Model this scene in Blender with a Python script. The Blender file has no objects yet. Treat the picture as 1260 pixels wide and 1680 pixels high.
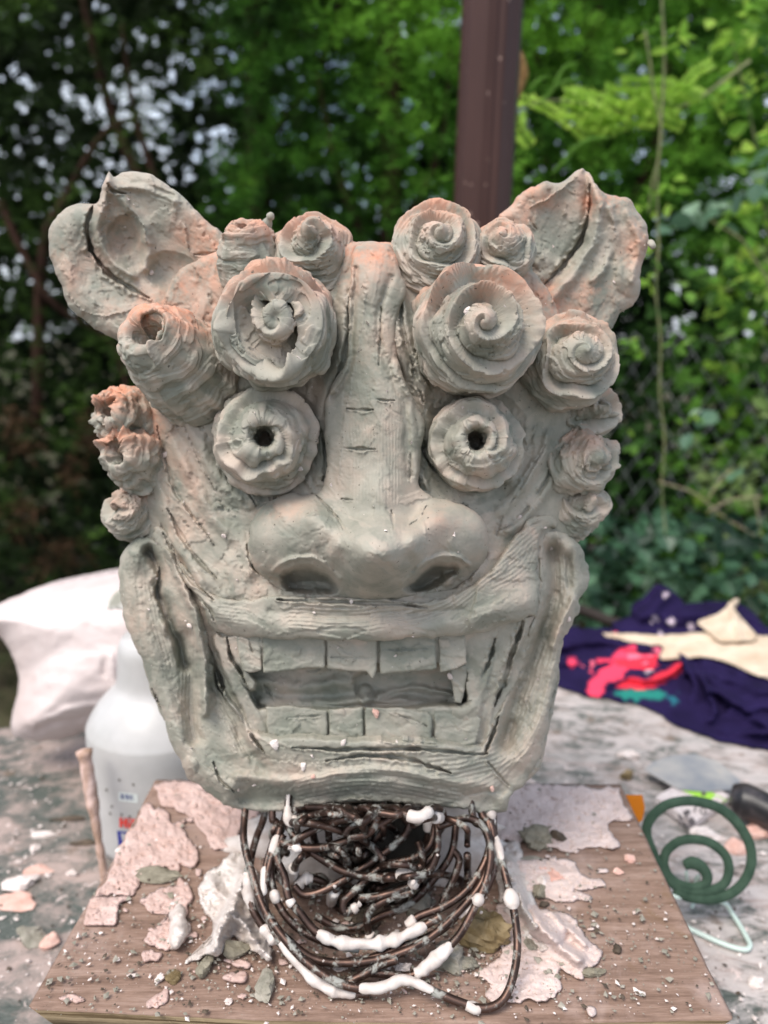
import bpy, math, random
import numpy as np
from mathutils import Vector, Matrix

# ------------------------------------------------------------------ camera, sky, sun, exposure
scene = bpy.context.scene
R = math.radians
F, CX, CY = 1262.0, 630.0, 840.0            # focal length and centre, in pixels of the photograph
PITCH = R(13.2)
CAM = np.array([0.0, -0.43, 0.339])
cd = bpy.data.cameras.new('camera'); cam = bpy.data.objects.new('camera', cd)
scene.collection.objects.link(cam); scene.camera = cam
cam.location = CAM; cam.rotation_euler = (R(90) - PITCH, 0, 0)
cd.sensor_fit = 'VERTICAL'; cd.sensor_height = 36.0; cd.lens = F / 1680 * 36.0
cd.clip_start = 0.01; cd.clip_end = 400
cd.dof.use_dof = True; cd.dof.focus_distance = 0.37; cd.dof.aperture_fstop = cd.lens / 4.6
cd.dof.aperture_blades = 0

SUN_DIR = Vector((-0.38, -0.42, 0.95)).normalized()     # towards the sun
sun_el = math.asin(SUN_DIR.z); sun_az = math.atan2(SUN_DIR.x, SUN_DIR.y)
world = bpy.data.worlds.new('World'); scene.world = world; world.use_nodes = True
wt = world.node_tree; wt.nodes.clear()
wo = wt.nodes.new('ShaderNodeOutputWorld'); wb = wt.nodes.new('ShaderNodeBackground')
sky = wt.nodes.new('ShaderNodeTexSky'); sky.sky_type = 'NISHITA'; sky.sun_disc = False
sky.sun_elevation = sun_el; sky.sun_rotation = sun_az
sky.air_density = 1.0; sky.dust_density = 3.0; sky.ozone_density = 1.0
wb.inputs['Strength'].default_value = 0.15
tcw = wt.nodes.new('ShaderNodeTexCoord'); cn = wt.nodes.new('ShaderNodeTexNoise'); cn.inputs['Scale'].default_value = 3.0; cn.inputs['Detail'].default_value = 6; cn.inputs['Roughness'].default_value = .6
cr = wt.nodes.new('ShaderNodeMapRange'); cr.inputs['From Min'].default_value = .38; cr.inputs['From Max'].default_value = .62; cr.inputs['To Max'].default_value = .85
cm = wt.nodes.new('ShaderNodeMix'); cm.data_type = 'RGBA'; cm.inputs[7].default_value = (5.2, 5.6, 6.2, 1)      # broken bright cloud
wt.links.new(tcw.outputs['Generated'], cn.inputs['Vector']); wt.links.new(cn.outputs['Fac'], cr.inputs['Value']); wt.links.new(cr.outputs[0], cm.inputs[0])
wt.links.new(sky.outputs[0], cm.inputs[6]); wt.links.new(cm.outputs[2], wb.inputs['Color']); wt.links.new(wb.outputs[0], wo.inputs['Surface'])
sd = bpy.data.lights.new('sun', 'SUN'); sun = bpy.data.objects.new('sun', sd)
scene.collection.objects.link(sun)
sd.energy = 2.0; sd.angle = R(30); sd.color = (1.0, 0.94, 0.87)
sun.rotation_euler = SUN_DIR.to_track_quat('Z', 'Y').to_euler(); sun.location = (-2, -3, 5)
vs = scene.view_settings
vs.view_transform = 'Standard'; vs.look = 'None'; vs.gamma = 1.0; vs.use_curve_mapping = False
vs.exposure = 0.76

# ------------------------------------------------------------------ mapping pixel -> point
ct, st_ = math.cos(PITCH), math.sin(PITCH)
def ray(px, py):
    px = np.asarray(px, float); py = np.asarray(py, float)
    x = (px - CX) / F; y = -(py - CY) / F
    return np.stack([x, ct + y * st_, -st_ + y * ct], -1)
def P(px, py, Y):
    d = ray(px, py); t = (np.asarray(Y, float) - CAM[1]) / d[..., 1]
    return CAM + d * t[..., None]
def PZ(px, py, z):
    d = ray(px, py); t = (np.asarray(z, float) - CAM[2]) / d[..., 2]
    return CAM + d * t[..., None]
K = 0.00034                                  # metres per pixel at the head

# ------------------------------------------------------------------ noise
_rs = np.random.RandomState(7)
_T = _rs.uniform(-1, 1, (256, 256)).astype(np.float32)
def vnoise(x, y, seed=0, per=None):
    x = np.asarray(x, np.float64); y = np.asarray(y, np.float64)
    x, y = np.broadcast_arrays(x, y)
    xi = np.floor(x); yi = np.floor(y); fx = x - xi; fy = y - yi
    fx = fx * fx * fx * (fx * (fx * 6 - 15) + 10); fy = fy * fy * fy * (fy * (fy * 6 - 15) + 10)
    xi = xi.astype(np.int64); yi = yi.astype(np.int64)
    x1 = xi + 1
    if per: xi = xi % per; x1 = x1 % per
    xi = xi + seed * 37; x1 = x1 + seed * 37; yi = yi + seed * 91
    a = _T[yi & 255, xi & 255]; b = _T[yi & 255, x1 & 255]
    c = _T[(yi + 1) & 255, xi & 255]; d = _T[(yi + 1) & 255, x1 & 255]
    return (a + (b - a) * fx) * (1 - fy) + (c + (d - c) * fx) * fy
def fbm(x, y, seed=0, o=4):
    r = 0; a = 1.0; n = 0
    for i in range(o):
        r = r + a * vnoise(x, y, seed + i * 5); n += a; a *= 0.5; x = x * 2.03; y = y * 2.03
    return r / n
def sst(a, b, x):
    t = np.clip((x - a) / (b - a), 0, 1); return t * t * (3 - 2 * t)
def spline(pts, closed=False, step=5.0):
    p = np.asarray(pts, float); n = len(p); out = []
    rng = range(n if closed else n - 1)
    for i in rng:
        p1, p2 = p[i], p[(i + 1) % n]
        p0 = p[(i - 1) % n] if closed or i > 0 else 2 * p1 - p2
        p3 = p[(i + 2) % n] if closed or i + 2 < n else 2 * p2 - p1
        m = max(2, int(np.linalg.norm((p2 - p1)[:2]) / step))
        t = np.linspace(0, 1, m, endpoint=False)[:, None]
        out.append(0.5 * ((2 * p1) + (-p0 + p2) * t + (2 * p0 - 5 * p1 + 4 * p2 - p3) * t ** 2 + (-p0 + 3 * p1 - 3 * p2 + p3) * t ** 3))
    o = np.concatenate(out)
    return o if closed else np.concatenate([o, p[-1:]])
def rag(pts, amp, seed, wl=18.0):
    p = np.asarray(pts, float)
    d = np.roll(p, -1, 0) - np.roll(p, 1, 0); L = np.linalg.norm(d, axis=1) + 1e-9
    n = np.stack([d[:, 1] / L, -d[:, 0] / L], 1)
    s = np.cumsum(np.linalg.norm(np.diff(p, axis=0, prepend=p[:1]), axis=1))
    a = vnoise(s / wl, s * 0 + seed * 3.3, seed) + 0.6 * vnoise(s / (wl * .4), s * 0 + 9.1, seed + 3)
    return p + n * (a * amp)[:, None]

def inset(pts, d):
    p = spline(pts, True, 8); t = np.roll(p, -1, 0) - np.roll(p, 1, 0); t = t / (np.linalg.norm(t, axis=1)[:, None] + 1e-9)
    ar = np.sum(p[:, 0] * np.roll(p[:, 1], -1) - np.roll(p[:, 0], -1) * p[:, 1]); n = np.stack([-t[:, 1], t[:, 0]], 1) * np.sign(ar)
    return p[::2] + n[::2] * d
def unit(v): return v / (np.linalg.norm(v, axis=-1, keepdims=True) + 1e-9)
def rbf(ctrl):
    c = np.asarray(ctrl, float); x = c[:, :2] / 100.0; n = len(c)
    def ph(r2): return 0.5 * r2 * np.log(r2 + 1e-6)
    A = ph(((x[:, None] - x[None]) ** 2).sum(-1)) + np.eye(n) * 0.05
    Q = np.concatenate([np.ones((n, 1)), x], 1)
    M = np.block([[A, Q], [Q.T, np.zeros((3, 3))]])
    w = np.linalg.solve(M, np.concatenate([c[:, 2], np.zeros(3)]))
    def f(u, v):
        u = np.asarray(u, float); v = np.asarray(v, float); sh = u.shape
        if u.size > 20000 and u.ndim == 2:      # coarse, then bilinear
            us = np.linspace(u.min(), u.max(), 90); vs_ = np.linspace(v.min(), v.max(), 90)
            g = f(*np.meshgrid(us, vs_))
            a = (u - us[0]) / (us[1] - us[0]); b = (v - vs_[0]) / (vs_[1] - vs_[0])
            ai = np.clip(a.astype(int), 0, 88); bi = np.clip(b.astype(int), 0, 88); a = a - ai; b = b - bi
            return (g[bi, ai] * (1 - a) + g[bi, ai + 1] * a) * (1 - b) + (g[bi + 1, ai] * (1 - a) + g[bi + 1, ai + 1] * a) * b
        q = np.stack([u.ravel(), v.ravel()], 1) / 100.0
        r = ph(((q[:, None] - x[None]) ** 2).sum(-1)) @ w[:n] + w[n] + q @ w[n + 1:]
        return r.reshape(sh)
    return f

# ------------------------------------------------------------------ canvas: a relief that is modelled stroke by stroke
def boxblur(a, r):
    r = int(max(1, r))
    for ax in (0, 1):
        p = np.pad(a, [(r + 1, r) if i == ax else (0, 0) for i in (0, 1)], mode='edge')
        c = np.cumsum(p, axis=ax, dtype=np.float64)
        n = 2 * r + 1
        a = (np.take(c, range(n, c.shape[ax]), ax) - np.take(c, range(0, c.shape[ax] - n), ax)) / n
    return a
class Canvas:
    def __init__(s, x0, y0, x1, y1, res, seed=1):
        s.res = res; s.x0, s.y0 = x0, y0; s.seed = seed
        s.U, s.V = np.meshgrid(np.arange(x0, x1 + res, res, dtype=float), np.arange(y0, y1 + res, res, dtype=float))
        s.H = np.zeros_like(s.U); s.T = np.zeros_like(s.U); s.W = np.zeros_like(s.U)
        s.du = 2.2 * vnoise(s.U / 22, s.V / 22, seed) + 1.1 * vnoise(s.U / 7, s.V / 7, seed + 1)
        s.dv = 2.2 * vnoise(s.U / 22, s.V / 22, seed + 2) + 1.1 * vnoise(s.U / 7, s.V / 7, seed + 3)
    def sl(s, x0, y0, x1, y1):
        h, w = s.U.shape
        a = max(0, int((x0 - s.x0) / s.res)); b = min(w, int((x1 - s.x0) / s.res) + 2)
        c = max(0, int((y0 - s.y0) / s.res)); d = min(h, int((y1 - s.y0) / s.res) + 2)
        if b <= a or d <= c: return None
        return (slice(c, d), slice(a, b))
    def dist(s, pts, pad, warp=1.0, smooth=True):
        p = spline(pts) if smooth and len(pts) > 2 else np.asarray(pts, float)
        k = s.sl(p[:, 0].min() - pad, p[:, 1].min() - pad, p[:, 0].max() + pad, p[:, 1].max() + pad)
        if k is None: return None
        u = s.U[k] + s.du[k] * warp; v = s.V[k] + s.dv[k] * warp
        D = np.full(u.shape, 1e9); S = np.zeros(u.shape); A = np.zeros(u.shape); acc = 0.0
        for i in range(len(p) - 1):
            a, b = p[i], p[i + 1]; e = b - a; L = math.hypot(*e)
            if L < 1e-6: continue
            t = np.clip(((u - a[0]) * e[0] + (v - a[1]) * e[1]) / L ** 2, 0, 1)
            dx = u - a[0] - t * e[0]; dy = v - a[1] - t * e[1]; d = np.hypot(dx, dy)
            m = d < D; D = np.where(m, d, D); S = np.where(m, np.where(e[0] * dy - e[1] * dx > 0, 1, -1), S)
            A = np.where(m, acc + t * L, A); acc += L
        return k, D, S, A, acc
    def stroke(s, pts, w, h, prof='round', warp=1.0, ends=0.0):
        r = s.dist(pts, w * 1.3 + 4, warp)
        if r is None: return
        k, D, S, A, L = r; x = D / w
        if prof == 'round': f = np.sqrt(np.clip(1 - x * x, 0, 1))
        elif prof == 'soft': f = np.exp(-x * x * 2.2)
        elif prof == 'flat': f = 1 - sst(0.8, 1.0, x)
        elif prof == 'lip': f = np.where(S > 0, np.exp(-x * 2.5), 0.0) * (x < 3)       # one sharp side
        elif prof == 'lipl': f = np.where(S < 0, np.exp(-x * 2.5), 0.0) * (x < 3)
        if ends: f = f * sst(0, ends, A) * sst(0, ends, L - A)
        s.H[k] += h * f * (1 + 0.2 * vnoise(A / 38, A * 0, s.seed + 8))
    def cut(s, pts, w=2.6, depth=14, burr=2.0):
        r = s.dist(pts, w * 4 + 4, 0.5)
        if r is None: return
        k, D, S, A, L = r; depth = depth * (.75 + .5 * vnoise(A / 22, A * 0 + L * 1.3, s.seed + 6))
        w = w * (0.25 + 0.75 * np.sin(np.pi * np.clip(A / max(L, 1), 0.04, 0.96)) ** .7) * (1 + .55 * vnoise(A / 9, A * 0 + L, s.seed + 5))
        s.H[k] -= depth * (1 - sst(0.35, 1.0, D / w))
        s.H[k] += burr * np.exp(-((D - w * 1.4) / (w * .6)) ** 2) * (S > 0) * (1 + vnoise(A / 5, A * 0, 4))
    def comb(s, pts, w, period=6.0, amp=1.3, depth=0.0):
        r = s.dist(pts, w * 1.2 + 4, 0.35)
        if r is None: return
        k, D, S, A, L = r
        amp = amp * .58; m = (1 - sst(0.86, 1.0, D / w + .12 * vnoise(A / 14, S * 3, s.seed))) * sst(0, 8, A) * sst(0, 8, L - A)
        q = D * S / period + 0.3 * vnoise(A / 40, D * 0, s.seed)
        g = (np.abs((q % 1.0) * 2 - 1)) ** 0.7
        s.H[k] = s.H[k] * (1 - 0) + m * (amp * (g - .5) * 2 - depth)
        s.T[k] = s.T[k] * (1 - .5 * m) + 0.35 * m * .5
    def dome(s, cx, cy, rx, ry, h, rot=0.0, p=0.5, warp=1.0, mode='add'):
        m_ = max(rx, ry) * 1.2 + 4; k = s.sl(cx - m_, cy - m_, cx + m_, cy + m_)
        if k is None: return
        u = s.U[k] + s.du[k] * warp - cx; v = s.V[k] + s.dv[k] * warp - cy
        c_, s__ = math.cos(rot), math.sin(rot)
        q = ((u * c_ + v * s__) / rx) ** 2 + ((-u * s__ + v * c_) / ry) ** 2
        f = np.clip(1 - q, 0, 1) ** p
        if mode == 'add': s.H[k] += h * f
        elif mode == 'max': s.H[k] = np.where(q < 1, np.maximum(s.H[k], h * f + s.H[k] * (1 - f)), s.H[k])
    def poly(s, pts, h, soft=2.5, mode='add', tint=None):
        p = spline(pts, True, 8); k = s.sl(p[:, 0].min() - 8, p[:, 1].min() - 8, p[:, 0].max() + 8, p[:, 1].max() + 8)
        if k is None: return
        u = s.U[k] + s.du[k]; v = s.V[k] + s.dv[k]; D = np.full(u.shape, 1e9); ins = np.zeros(u.shape, bool)
        for i in range(len(p)):
            a = p[i]; b = p[(i + 1) % len(p)]; e = b - a; L2 = e @ e + 1e-12
            t = np.clip(((u - a[0]) * e[0] + (v - a[1]) * e[1]) / L2, 0, 1)
            D = np.minimum(D, np.hypot(u - a[0] - t * e[0], v - a[1] - t * e[1]))
            c = (a[1] > v) != (b[1] > v)
            if c.any():
                xs = a[0] + (v - a[1]) / (b[1] - a[1] + 1e-12) * e[0]; ins ^= c & (u < xs)
        m = sst(-soft, soft, np.where(ins, D, -D))
        if mode == 'add': s.H[k] += h * m
        else: s.H[k] = s.H[k] * (1 - m) + h * m
        if tint is not None: s.T[k] = s.T[k] * (1 - m) + tint * m
    def smears(s, n, guides, seed, L=(18, 60), W=(6, 17), d=(-2.2, 3.2), stri=0.5, spread=0.45, strength=0.85, tint=0.6):
        rs = np.random.RandomState(seed)
        Hs = boxblur(boxblur(s.H, 7 / s.res), 7 / s.res)
        G = []
        for g in guides:
            p = spline(g, step=20); t = np.diff(p, axis=0)
            G += [(a[0], a[1], math.atan2(b[1], b[0])) for a, b in zip(p, t)]
        G = np.array(G) if G else None
        x1 = s.U.max(); y1 = s.V.max()
        for i in range(n):
            x = rs.uniform(s.x0, x1); y = rs.uniform(s.y0, y1)
            if G is not None:
                q = ((G[:, 0] - x) ** 2 + (G[:, 1] - y) ** 2); w = 1 / (q + 200) ** 1.5
                a = math.atan2((w * np.sin(G[:, 2])).sum(), (w * np.cos(G[:, 2])).sum())
            else: a = rs.uniform(0, 6.28)
            a += rs.normal(0, spread)
            if rs.rand() < .5: a += math.pi
            l = rs.uniform(*L); w_ = rs.uniform(*W); r = max(l, w_) * 1.3 + 3
            k = s.sl(x - r, y - r, x + r, y + r)
            if k is None: continue
            u = s.U[k] - x; v = s.V[k] - y
            ss = (u * math.cos(a) + v * math.sin(a)) / l; tt = (-u * math.sin(a) + v * math.cos(a)) / w_ + rs.uniform(-.5, .5) * ss * ss
            e = .30 * vnoise(s.U[k] / 9, s.V[k] / 9, seed + i) + .16 * vnoise(s.U[k] / 3.6, s.V[k] / 3.6, seed + i + 1)
            q = 1 - np.maximum(np.abs(ss) ** 1.5, np.abs(tt)) + e - .15
            m = sst(0, 2.4 / w_, q) * (1 - sst(.2, 1.0, ss) * .75) * strength
            dl = rs.uniform(*d)
            new = Hs[k] + dl + stri * vnoise(tt * w_ / 2.4, ss * 1.2, seed + i + 7) + 3.4 * np.exp(-np.abs(q) * w_ / 1.8) * rs.uniform(0, 1.1) * np.clip(.45 + .9 * vnoise(s.U[k] / 4.5, s.V[k] / 4.5, seed + i + 9), 0, 1.3) - tt * rs.uniform(-1, 1) * 1.5
            s.H[k] = s.H[k] * (1 - m) + new * m
            s.T[k] = s.T[k] * (1 - m * .8) + rs.uniform(-1, 1) * tint * m * .8
    def fine(s, seed, amp=1.0):
        s.H += amp * (1.2 * fbm(s.U / 34, s.V / 34, seed, 2) + 0.12 * fbm(s.U / 7, s.V / 7, seed + 2, 2))
        # torn flecks and pits
        a_ = (s.U * .8 + s.V * .6) + 5 * vnoise(s.U / 13, s.V / 13, seed + 30); b_ = (s.V * .8 - s.U * .6) + 5 * vnoise(s.U / 13, s.V / 13, seed + 31)
        clus = sst(-.05, .45, vnoise(a_ / 55, b_ / 55, seed + 32))
        n = vnoise(a_ / 5.0, b_ / 8, seed + 11) * vnoise(b_ / 17, a_ / 17, seed + 12)
        s.H -= amp * 1.3 * clus * sst(.25, .32, n)
        n2 = vnoise(b_ / 4.2, a_ / 7, seed + 13) * vnoise(a_ / 20, b_ / 20, seed + 14)
        s.H += amp * 1.3 * clus * sst(.27, .32, n2)
        # torn plates: crisp-edged shallow steps
        for q_, (sc, h_) in enumerate(((38, .75), (17, .35))):
            n3 = vnoise(a_ / sc, b_ / (sc * .6), seed + 15 + q_) + .3 * vnoise(a_ / sc * 4, b_ / sc * 4, seed + 17)
            s.H += amp * h_ * (sst(.18, .22, n3) - sst(.22, .26, -n3))
        s.T += 0.5 * fbm(s.U / 60, s.V / 60, seed + 20, 3)

# ------------------------------------------------------------------ meshes
col = scene.collection
def new_mesh(name, V, faces, attrs=None, mats=(), smooth=True, midx=None):
    """faces: list of int arrays (n,k), all corners"""
    me = bpy.data.meshes.new(name); V = np.asarray(V, np.float32)
    me.vertices.add(len(V)); me.vertices.foreach_set('co', V.ravel())
    if not isinstance(faces, (list, tuple)): faces = [faces]
    faces = [np.asarray(f, np.int32) for f in faces if len(f)]
    loops = np.concatenate([f.ravel() for f in faces]); tot = np.concatenate([np.full(len(f), f.shape[1], np.int32) for f in faces])
    me.loops.add(len(loops)); me.loops.foreach_set('vertex_index', loops)
    me.polygons.add(len(tot)); starts = np.concatenate([[0], np.cumsum(tot)[:-1]]).astype(np.int32)
    me.polygons.foreach_set('loop_start', starts)
    try: me.polygons.foreach_set('loop_total', tot)
    except Exception: pass
    me.polygons.foreach_set('use_smooth', np.full(len(tot), smooth, bool))
    if midx is not None: me.polygons.foreach_set('material_index', np.asarray(midx, np.int32))
    if attrs:
        for k, a in attrs.items():
            a = np.asarray(a, np.float32)
            if a.ndim == 1:
                at = me.attributes.new(k, 'FLOAT', 'POINT'); at.data.foreach_set('value', a)
            else:
                at = me.attributes.new(k, 'FLOAT_COLOR', 'POINT')
                if a.shape[1] == 3: a = np.concatenate([a, np.ones((len(a), 1), np.float32)], 1)
                at.data.foreach_set('color', a.ravel())
    for m in mats: me.materials.append(m)
    me.update(calc_edges=True); me.validate()
    return me
def link(name, me, parent=None, **kw):
    o = bpy.data.objects.new(name, me); col.objects.link(o)
    if parent is not None:
        o.parent = parent; o.matrix_parent_inverse = Matrix.Translation(-Vector(parent.location)) if parent.type == 'EMPTY' and parent.rotation_euler.z == 0 else parent.matrix_world.inverted()
    for k, v in kw.items(): o[k] = v
    return o
def thing(name, label, cat, loc=(0, 0, 0), group=None):
    o = bpy.data.objects.new(name, None); col.objects.link(o); o.location = Vector([float(q) for q in loc])
    o.empty_display_size = 0.02
    o['label'] = label; o['category'] = cat
    if group: o['group'] = group
    return o
def tag(o, label, cat, group=None):
    o['label'] = label; o['category'] = cat
    if group: o['group'] = group
    return o

def patch(name, cv, outline, Yf, mat, parent=None, ragged=1.6, rnd=6.0, back=0.03, seed=1, puffy=None, step=5, attrs=None, radial=True, smooth_outline=True, toward=None, mapf=None):
    """solid whose front is the canvas relief inside the outline; closed by walls and a back"""
    ol = spline(outline, True, step) if smooth_outline else np.asarray(outline, float)
    ol = rag(ol, ragged, seed)
    u, v = cv.U, cv.V; h, w = u.shape; res = cv.res
    ins = np.zeros((h, w), bool)
    a = ol; b = np.roll(ol, -1, 0)
    for r in range(h):
        y = v[r, 0]; c = (a[:, 1] > y) != (b[:, 1] > y)
        if not c.any(): continue
        xs = np.sort(a[c, 0] + (y - a[c, 1]) / (b[c, 1] - a[c, 1]) * (b[c, 0] - a[c, 0]))
        ins[r] = (np.searchsorted(xs, u[r]) % 2) == 1
    pad = rnd + 6
    D = np.full((h, w), pad); NX = u.copy(); NY = v.copy()
    for i in range(len(a)):
        k = cv.sl(min(a[i, 0], b[i, 0]) - pad, min(a[i, 1], b[i, 1]) - pad, max(a[i, 0], b[i, 0]) + pad, max(a[i, 1], b[i, 1]) + pad)
        if k is None: continue
        e = b[i] - a[i]; L2 = e @ e + 1e-12
        t = np.clip(((u[k] - a[i, 0]) * e[0] + (v[k] - a[i, 1]) * e[1]) / L2, 0, 1)
        qx = a[i, 0] + t * e[0]; qy = a[i, 1] + t * e[1]; d = np.hypot(u[k] - qx, v[k] - qy)
        m = d < D[k]; D[k] = np.where(m, d, D[k]); NX[k] = np.where(m, qx, NX[k]); NY[k] = np.where(m, qy, NY[k])
    cell = (ins[:-1, :-1].astype(int) + ins[1:, :-1] + ins[:-1, 1:] + ins[1:, 1:]) >= 3
    idx = np.arange(h * w).reshape(h, w)
    q = np.stack([idx[:-1, :-1][cell], idx[1:, :-1][cell], idx[1:, 1:][cell], idx[:-1, 1:][cell]], 1)
    if not len(q): return None
    used = np.zeros(h * w, bool); used[q.ravel()] = True
    # boundary vertices: used but not surrounded by four kept cells
    cnt = np.zeros((h, w), int); c4 = cell.astype(int)
    cnt[:-1, :-1] += c4; cnt[1:, :-1] += c4; cnt[:-1, 1:] += c4; cnt[1:, 1:] += c4
    bd = used.reshape(h, w) & (cnt < 4) & (D < pad)
    U2 = np.where(bd, NX, u); V2 = np.where(bd, NY, v)
    D = np.where(bd, 0, D)
    x = np.clip(1 - D / rnd, 0, 1)
    Hh = cv.H - rnd * (1 - np.sqrt(np.clip(1 - x * x, 0, 1))) * 0.9
    Y = Yf(U2, V2, Hh)
    co = (mapf(U2, V2, Y) if mapf else P(U2, V2, Y)).reshape(-1, 3)
    remap = -np.ones(h * w, int); ids = np.nonzero(used)[0]; remap[ids] = np.arange(len(ids))
    V0 = co[ids]; q = remap[q]; n = len(V0)
    E = np.concatenate([q[:, [0, 1]], q[:, [1, 2]], q[:, [2, 3]], q[:, [3, 0]]])
    key = np.sort(E, 1); kk = key[:, 0].astype(np.int64) * (n + 1) + key[:, 1]
    _, inv, cn = np.unique(kk, return_inverse=True, return_counts=True)
    be = E[cn[inv] == 1]
    T = cv.T.ravel()[ids]; W = cv.W.ravel()[ids]
    ex = {k_: f_.reshape(h * w, -1)[ids] for k_, f_ in (attrs or {}).items()}
    if puffy is not None:                      # a full back
        B = V0.copy(); Hb = puffy(U2.ravel()[ids], V2.ravel()[ids], D.ravel()[ids]); B[:, 1] = np.maximum(B[:, 1] + 0.0008, Hb); B[:, 2] -= .0012
        bm = bd.ravel()[ids]
        Vv = np.concatenate([V0, B]); qb = q[:, ::-1] + n
        wall = np.stack([be[:, 1], be[:, 0], be[:, 0] + n, be[:, 1] + n], 1)
        faces = [q, qb, wall]; T = np.tile(T, 2); W = np.tile(W, 2); ex = {k_: np.concatenate([x_, x_]) for k_, x_ in ex.items()}
    else:
        bv = np.unique(be); m2 = -np.ones(n, int); m2[bv] = np.arange(len(bv)) + n
        Bv = V0[bv].copy()
        if mapf: Bv[:, 2] -= back
        else:
            dirs = (Bv - CAM) / np.linalg.norm(Bv - CAM, axis=1)[:, None] if radial else np.array([0, 1.0, 0])
            Bv = Bv + dirs * back
        cc = Bv.mean(0) if toward is None else np.asarray(toward); Bv = Bv + (cc - Bv) * 0.06
        cc = Bv.mean(0)
        wall = np.stack([be[:, 1], be[:, 0], m2[be[:, 0]], m2[be[:, 1]]], 1)
        cap = np.stack([m2[be[:, 1]], m2[be[:, 0]], np.full(len(be), n + len(bv))], 1)
        Vv = np.concatenate([V0, Bv, cc[None]]); faces = [q, wall, cap]
        T = np.concatenate([T, T[bv], [0]]); W = np.concatenate([W, W[bv], [0]])
        ex = {k_: np.concatenate([x_, x_[bv], x_[:1]]) for k_, x_ in ex.items()}
    at = {'tint': T, 'wash': W}; at.update(ex)
    me = new_mesh(name, Vv, faces, at, [mat])
    return link(name, me, parent)

def tube_arrays(pts, r, seg=10, closed=False):
    p = np.asarray(pts, float); n = len(p); r = np.broadcast_to(np.asarray(r, float), (n,))
    t = np.gradient(p, axis=0); t /= np.linalg.norm(t, axis=1)[:, None] + 1e-12
    nrm = np.zeros_like(p); a = np.array([0, 0, 1.0]) if abs(t[0][2]) < .9 else np.array([1.0, 0, 0])
    v = a - t[0] * (a @ t[0]); v /= np.linalg.norm(v)
    for i in range(n):
        v = v - t[i] * (v @ t[i]); v /= np.linalg.norm(v) + 1e-12; nrm[i] = v
    bn = np.cross(t, nrm); th = np.linspace(0, 2 * np.pi, seg, endpoint=False)
    V = p[:, None] + r[:, None, None] * (np.cos(th)[None, :, None] * nrm[:, None] + np.sin(th)[None, :, None] * bn[:, None])
    i = np.arange(n - 1)[:, None]; j = np.arange(seg)[None]
    q = np.stack([i * seg + j, i * seg + (j + 1) % seg, (i + 1) * seg + (j + 1) % seg, (i + 1) * seg + j], -1).reshape(-1, 4)
    V = V.reshape(-1, 3); c0, c1 = len(V), len(V) + 1
    V = np.concatenate([V, p[:1] - t[:1] * r[0] * .3, p[-1:] + t[-1:] * r[-1] * .3])
    j = np.arange(seg)
    f0 = np.stack([(j + 1) % seg, j, np.full(seg, c0)], 1); f1 = np.stack([(n - 1) * seg + j, (n - 1) * seg + (j + 1) % seg, np.full(seg, c1)], 1)
    return V, q, np.concatenate([f0, f1])
def merge(parts):
    Vs, Q, T = [], [], []; o = 0
    for V, q, t in parts:
        Vs.append(V); o2 = o
        if len(q): Q.append(np.asarray(q) + o2)
        if len(t): T.append(np.asarray(t) + o2)
        o += len(V)
    return np.concatenate(Vs), [np.concatenate(x) for x in (Q, T) if x]
def spl3(pts, m=8):
    p = np.asarray(pts, float); out = []; n = len(p)
    for i in range(n - 1):
        p1, p2 = p[i], p[i + 1]; p0 = p[i - 1] if i else 2 * p1 - p2; p3 = p[i + 2] if i + 2 < n else 2 * p2 - p1
        t = np.linspace(0, 1, m, endpoint=False)[:, None]
        out.append(0.5 * ((2 * p1) + (-p0 + p2) * t + (2 * p0 - 5 * p1 + 4 * p2 - p3) * t ** 2 + (-p0 + 3 * p1 - 3 * p2 + p3) * t ** 3))
    return np.concatenate(out + [p[-1:]])
_ico = None
def rock_arrays(c, size, seed, sub=3, rough=0.28, flat=0.0):
    """faceted lump: sphere pushed onto random planes"""
    n = 6 + sub * 4; rs = np.random.RandomState(seed)
    th = np.linspace(0, np.pi, n // 2 + 1); ph = np.linspace(0, 2 * np.pi, n, endpoint=False)
    T, Q = np.meshgrid(th, ph, indexing='ij')
    d = np.stack([np.sin(T) * np.cos(Q), np.sin(T) * np.sin(Q), np.cos(T)], -1).reshape(-1, 3)
    r = np.ones(len(d)) * 1.3
    for _ in range(11):
        nn = rs.normal(size=3); nn /= np.linalg.norm(nn); k = d @ nn; lim = rs.uniform(.55, .95)
        r = np.where(k > 0.05, np.minimum(r, lim / np.maximum(k, .05)), r)
    r *= 1 + rough * .3 * vnoise(d[:, 0] * 3 + seed, d[:, 1] * 3 + d[:, 2] * 4, seed)
    V = d * r[:, None] * np.asarray(size) + np.asarray(c)
    m = n; i = np.arange(len(th) - 1)[:, None]; j = np.arange(m)[None]
    q = np.stack([i * m + j, (i + 1) * m + j, (i + 1) * m + (j + 1) % m, i * m + (j + 1) % m], -1).reshape(-1, 4)
    return V, q, np.zeros((0, 3), int)
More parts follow.
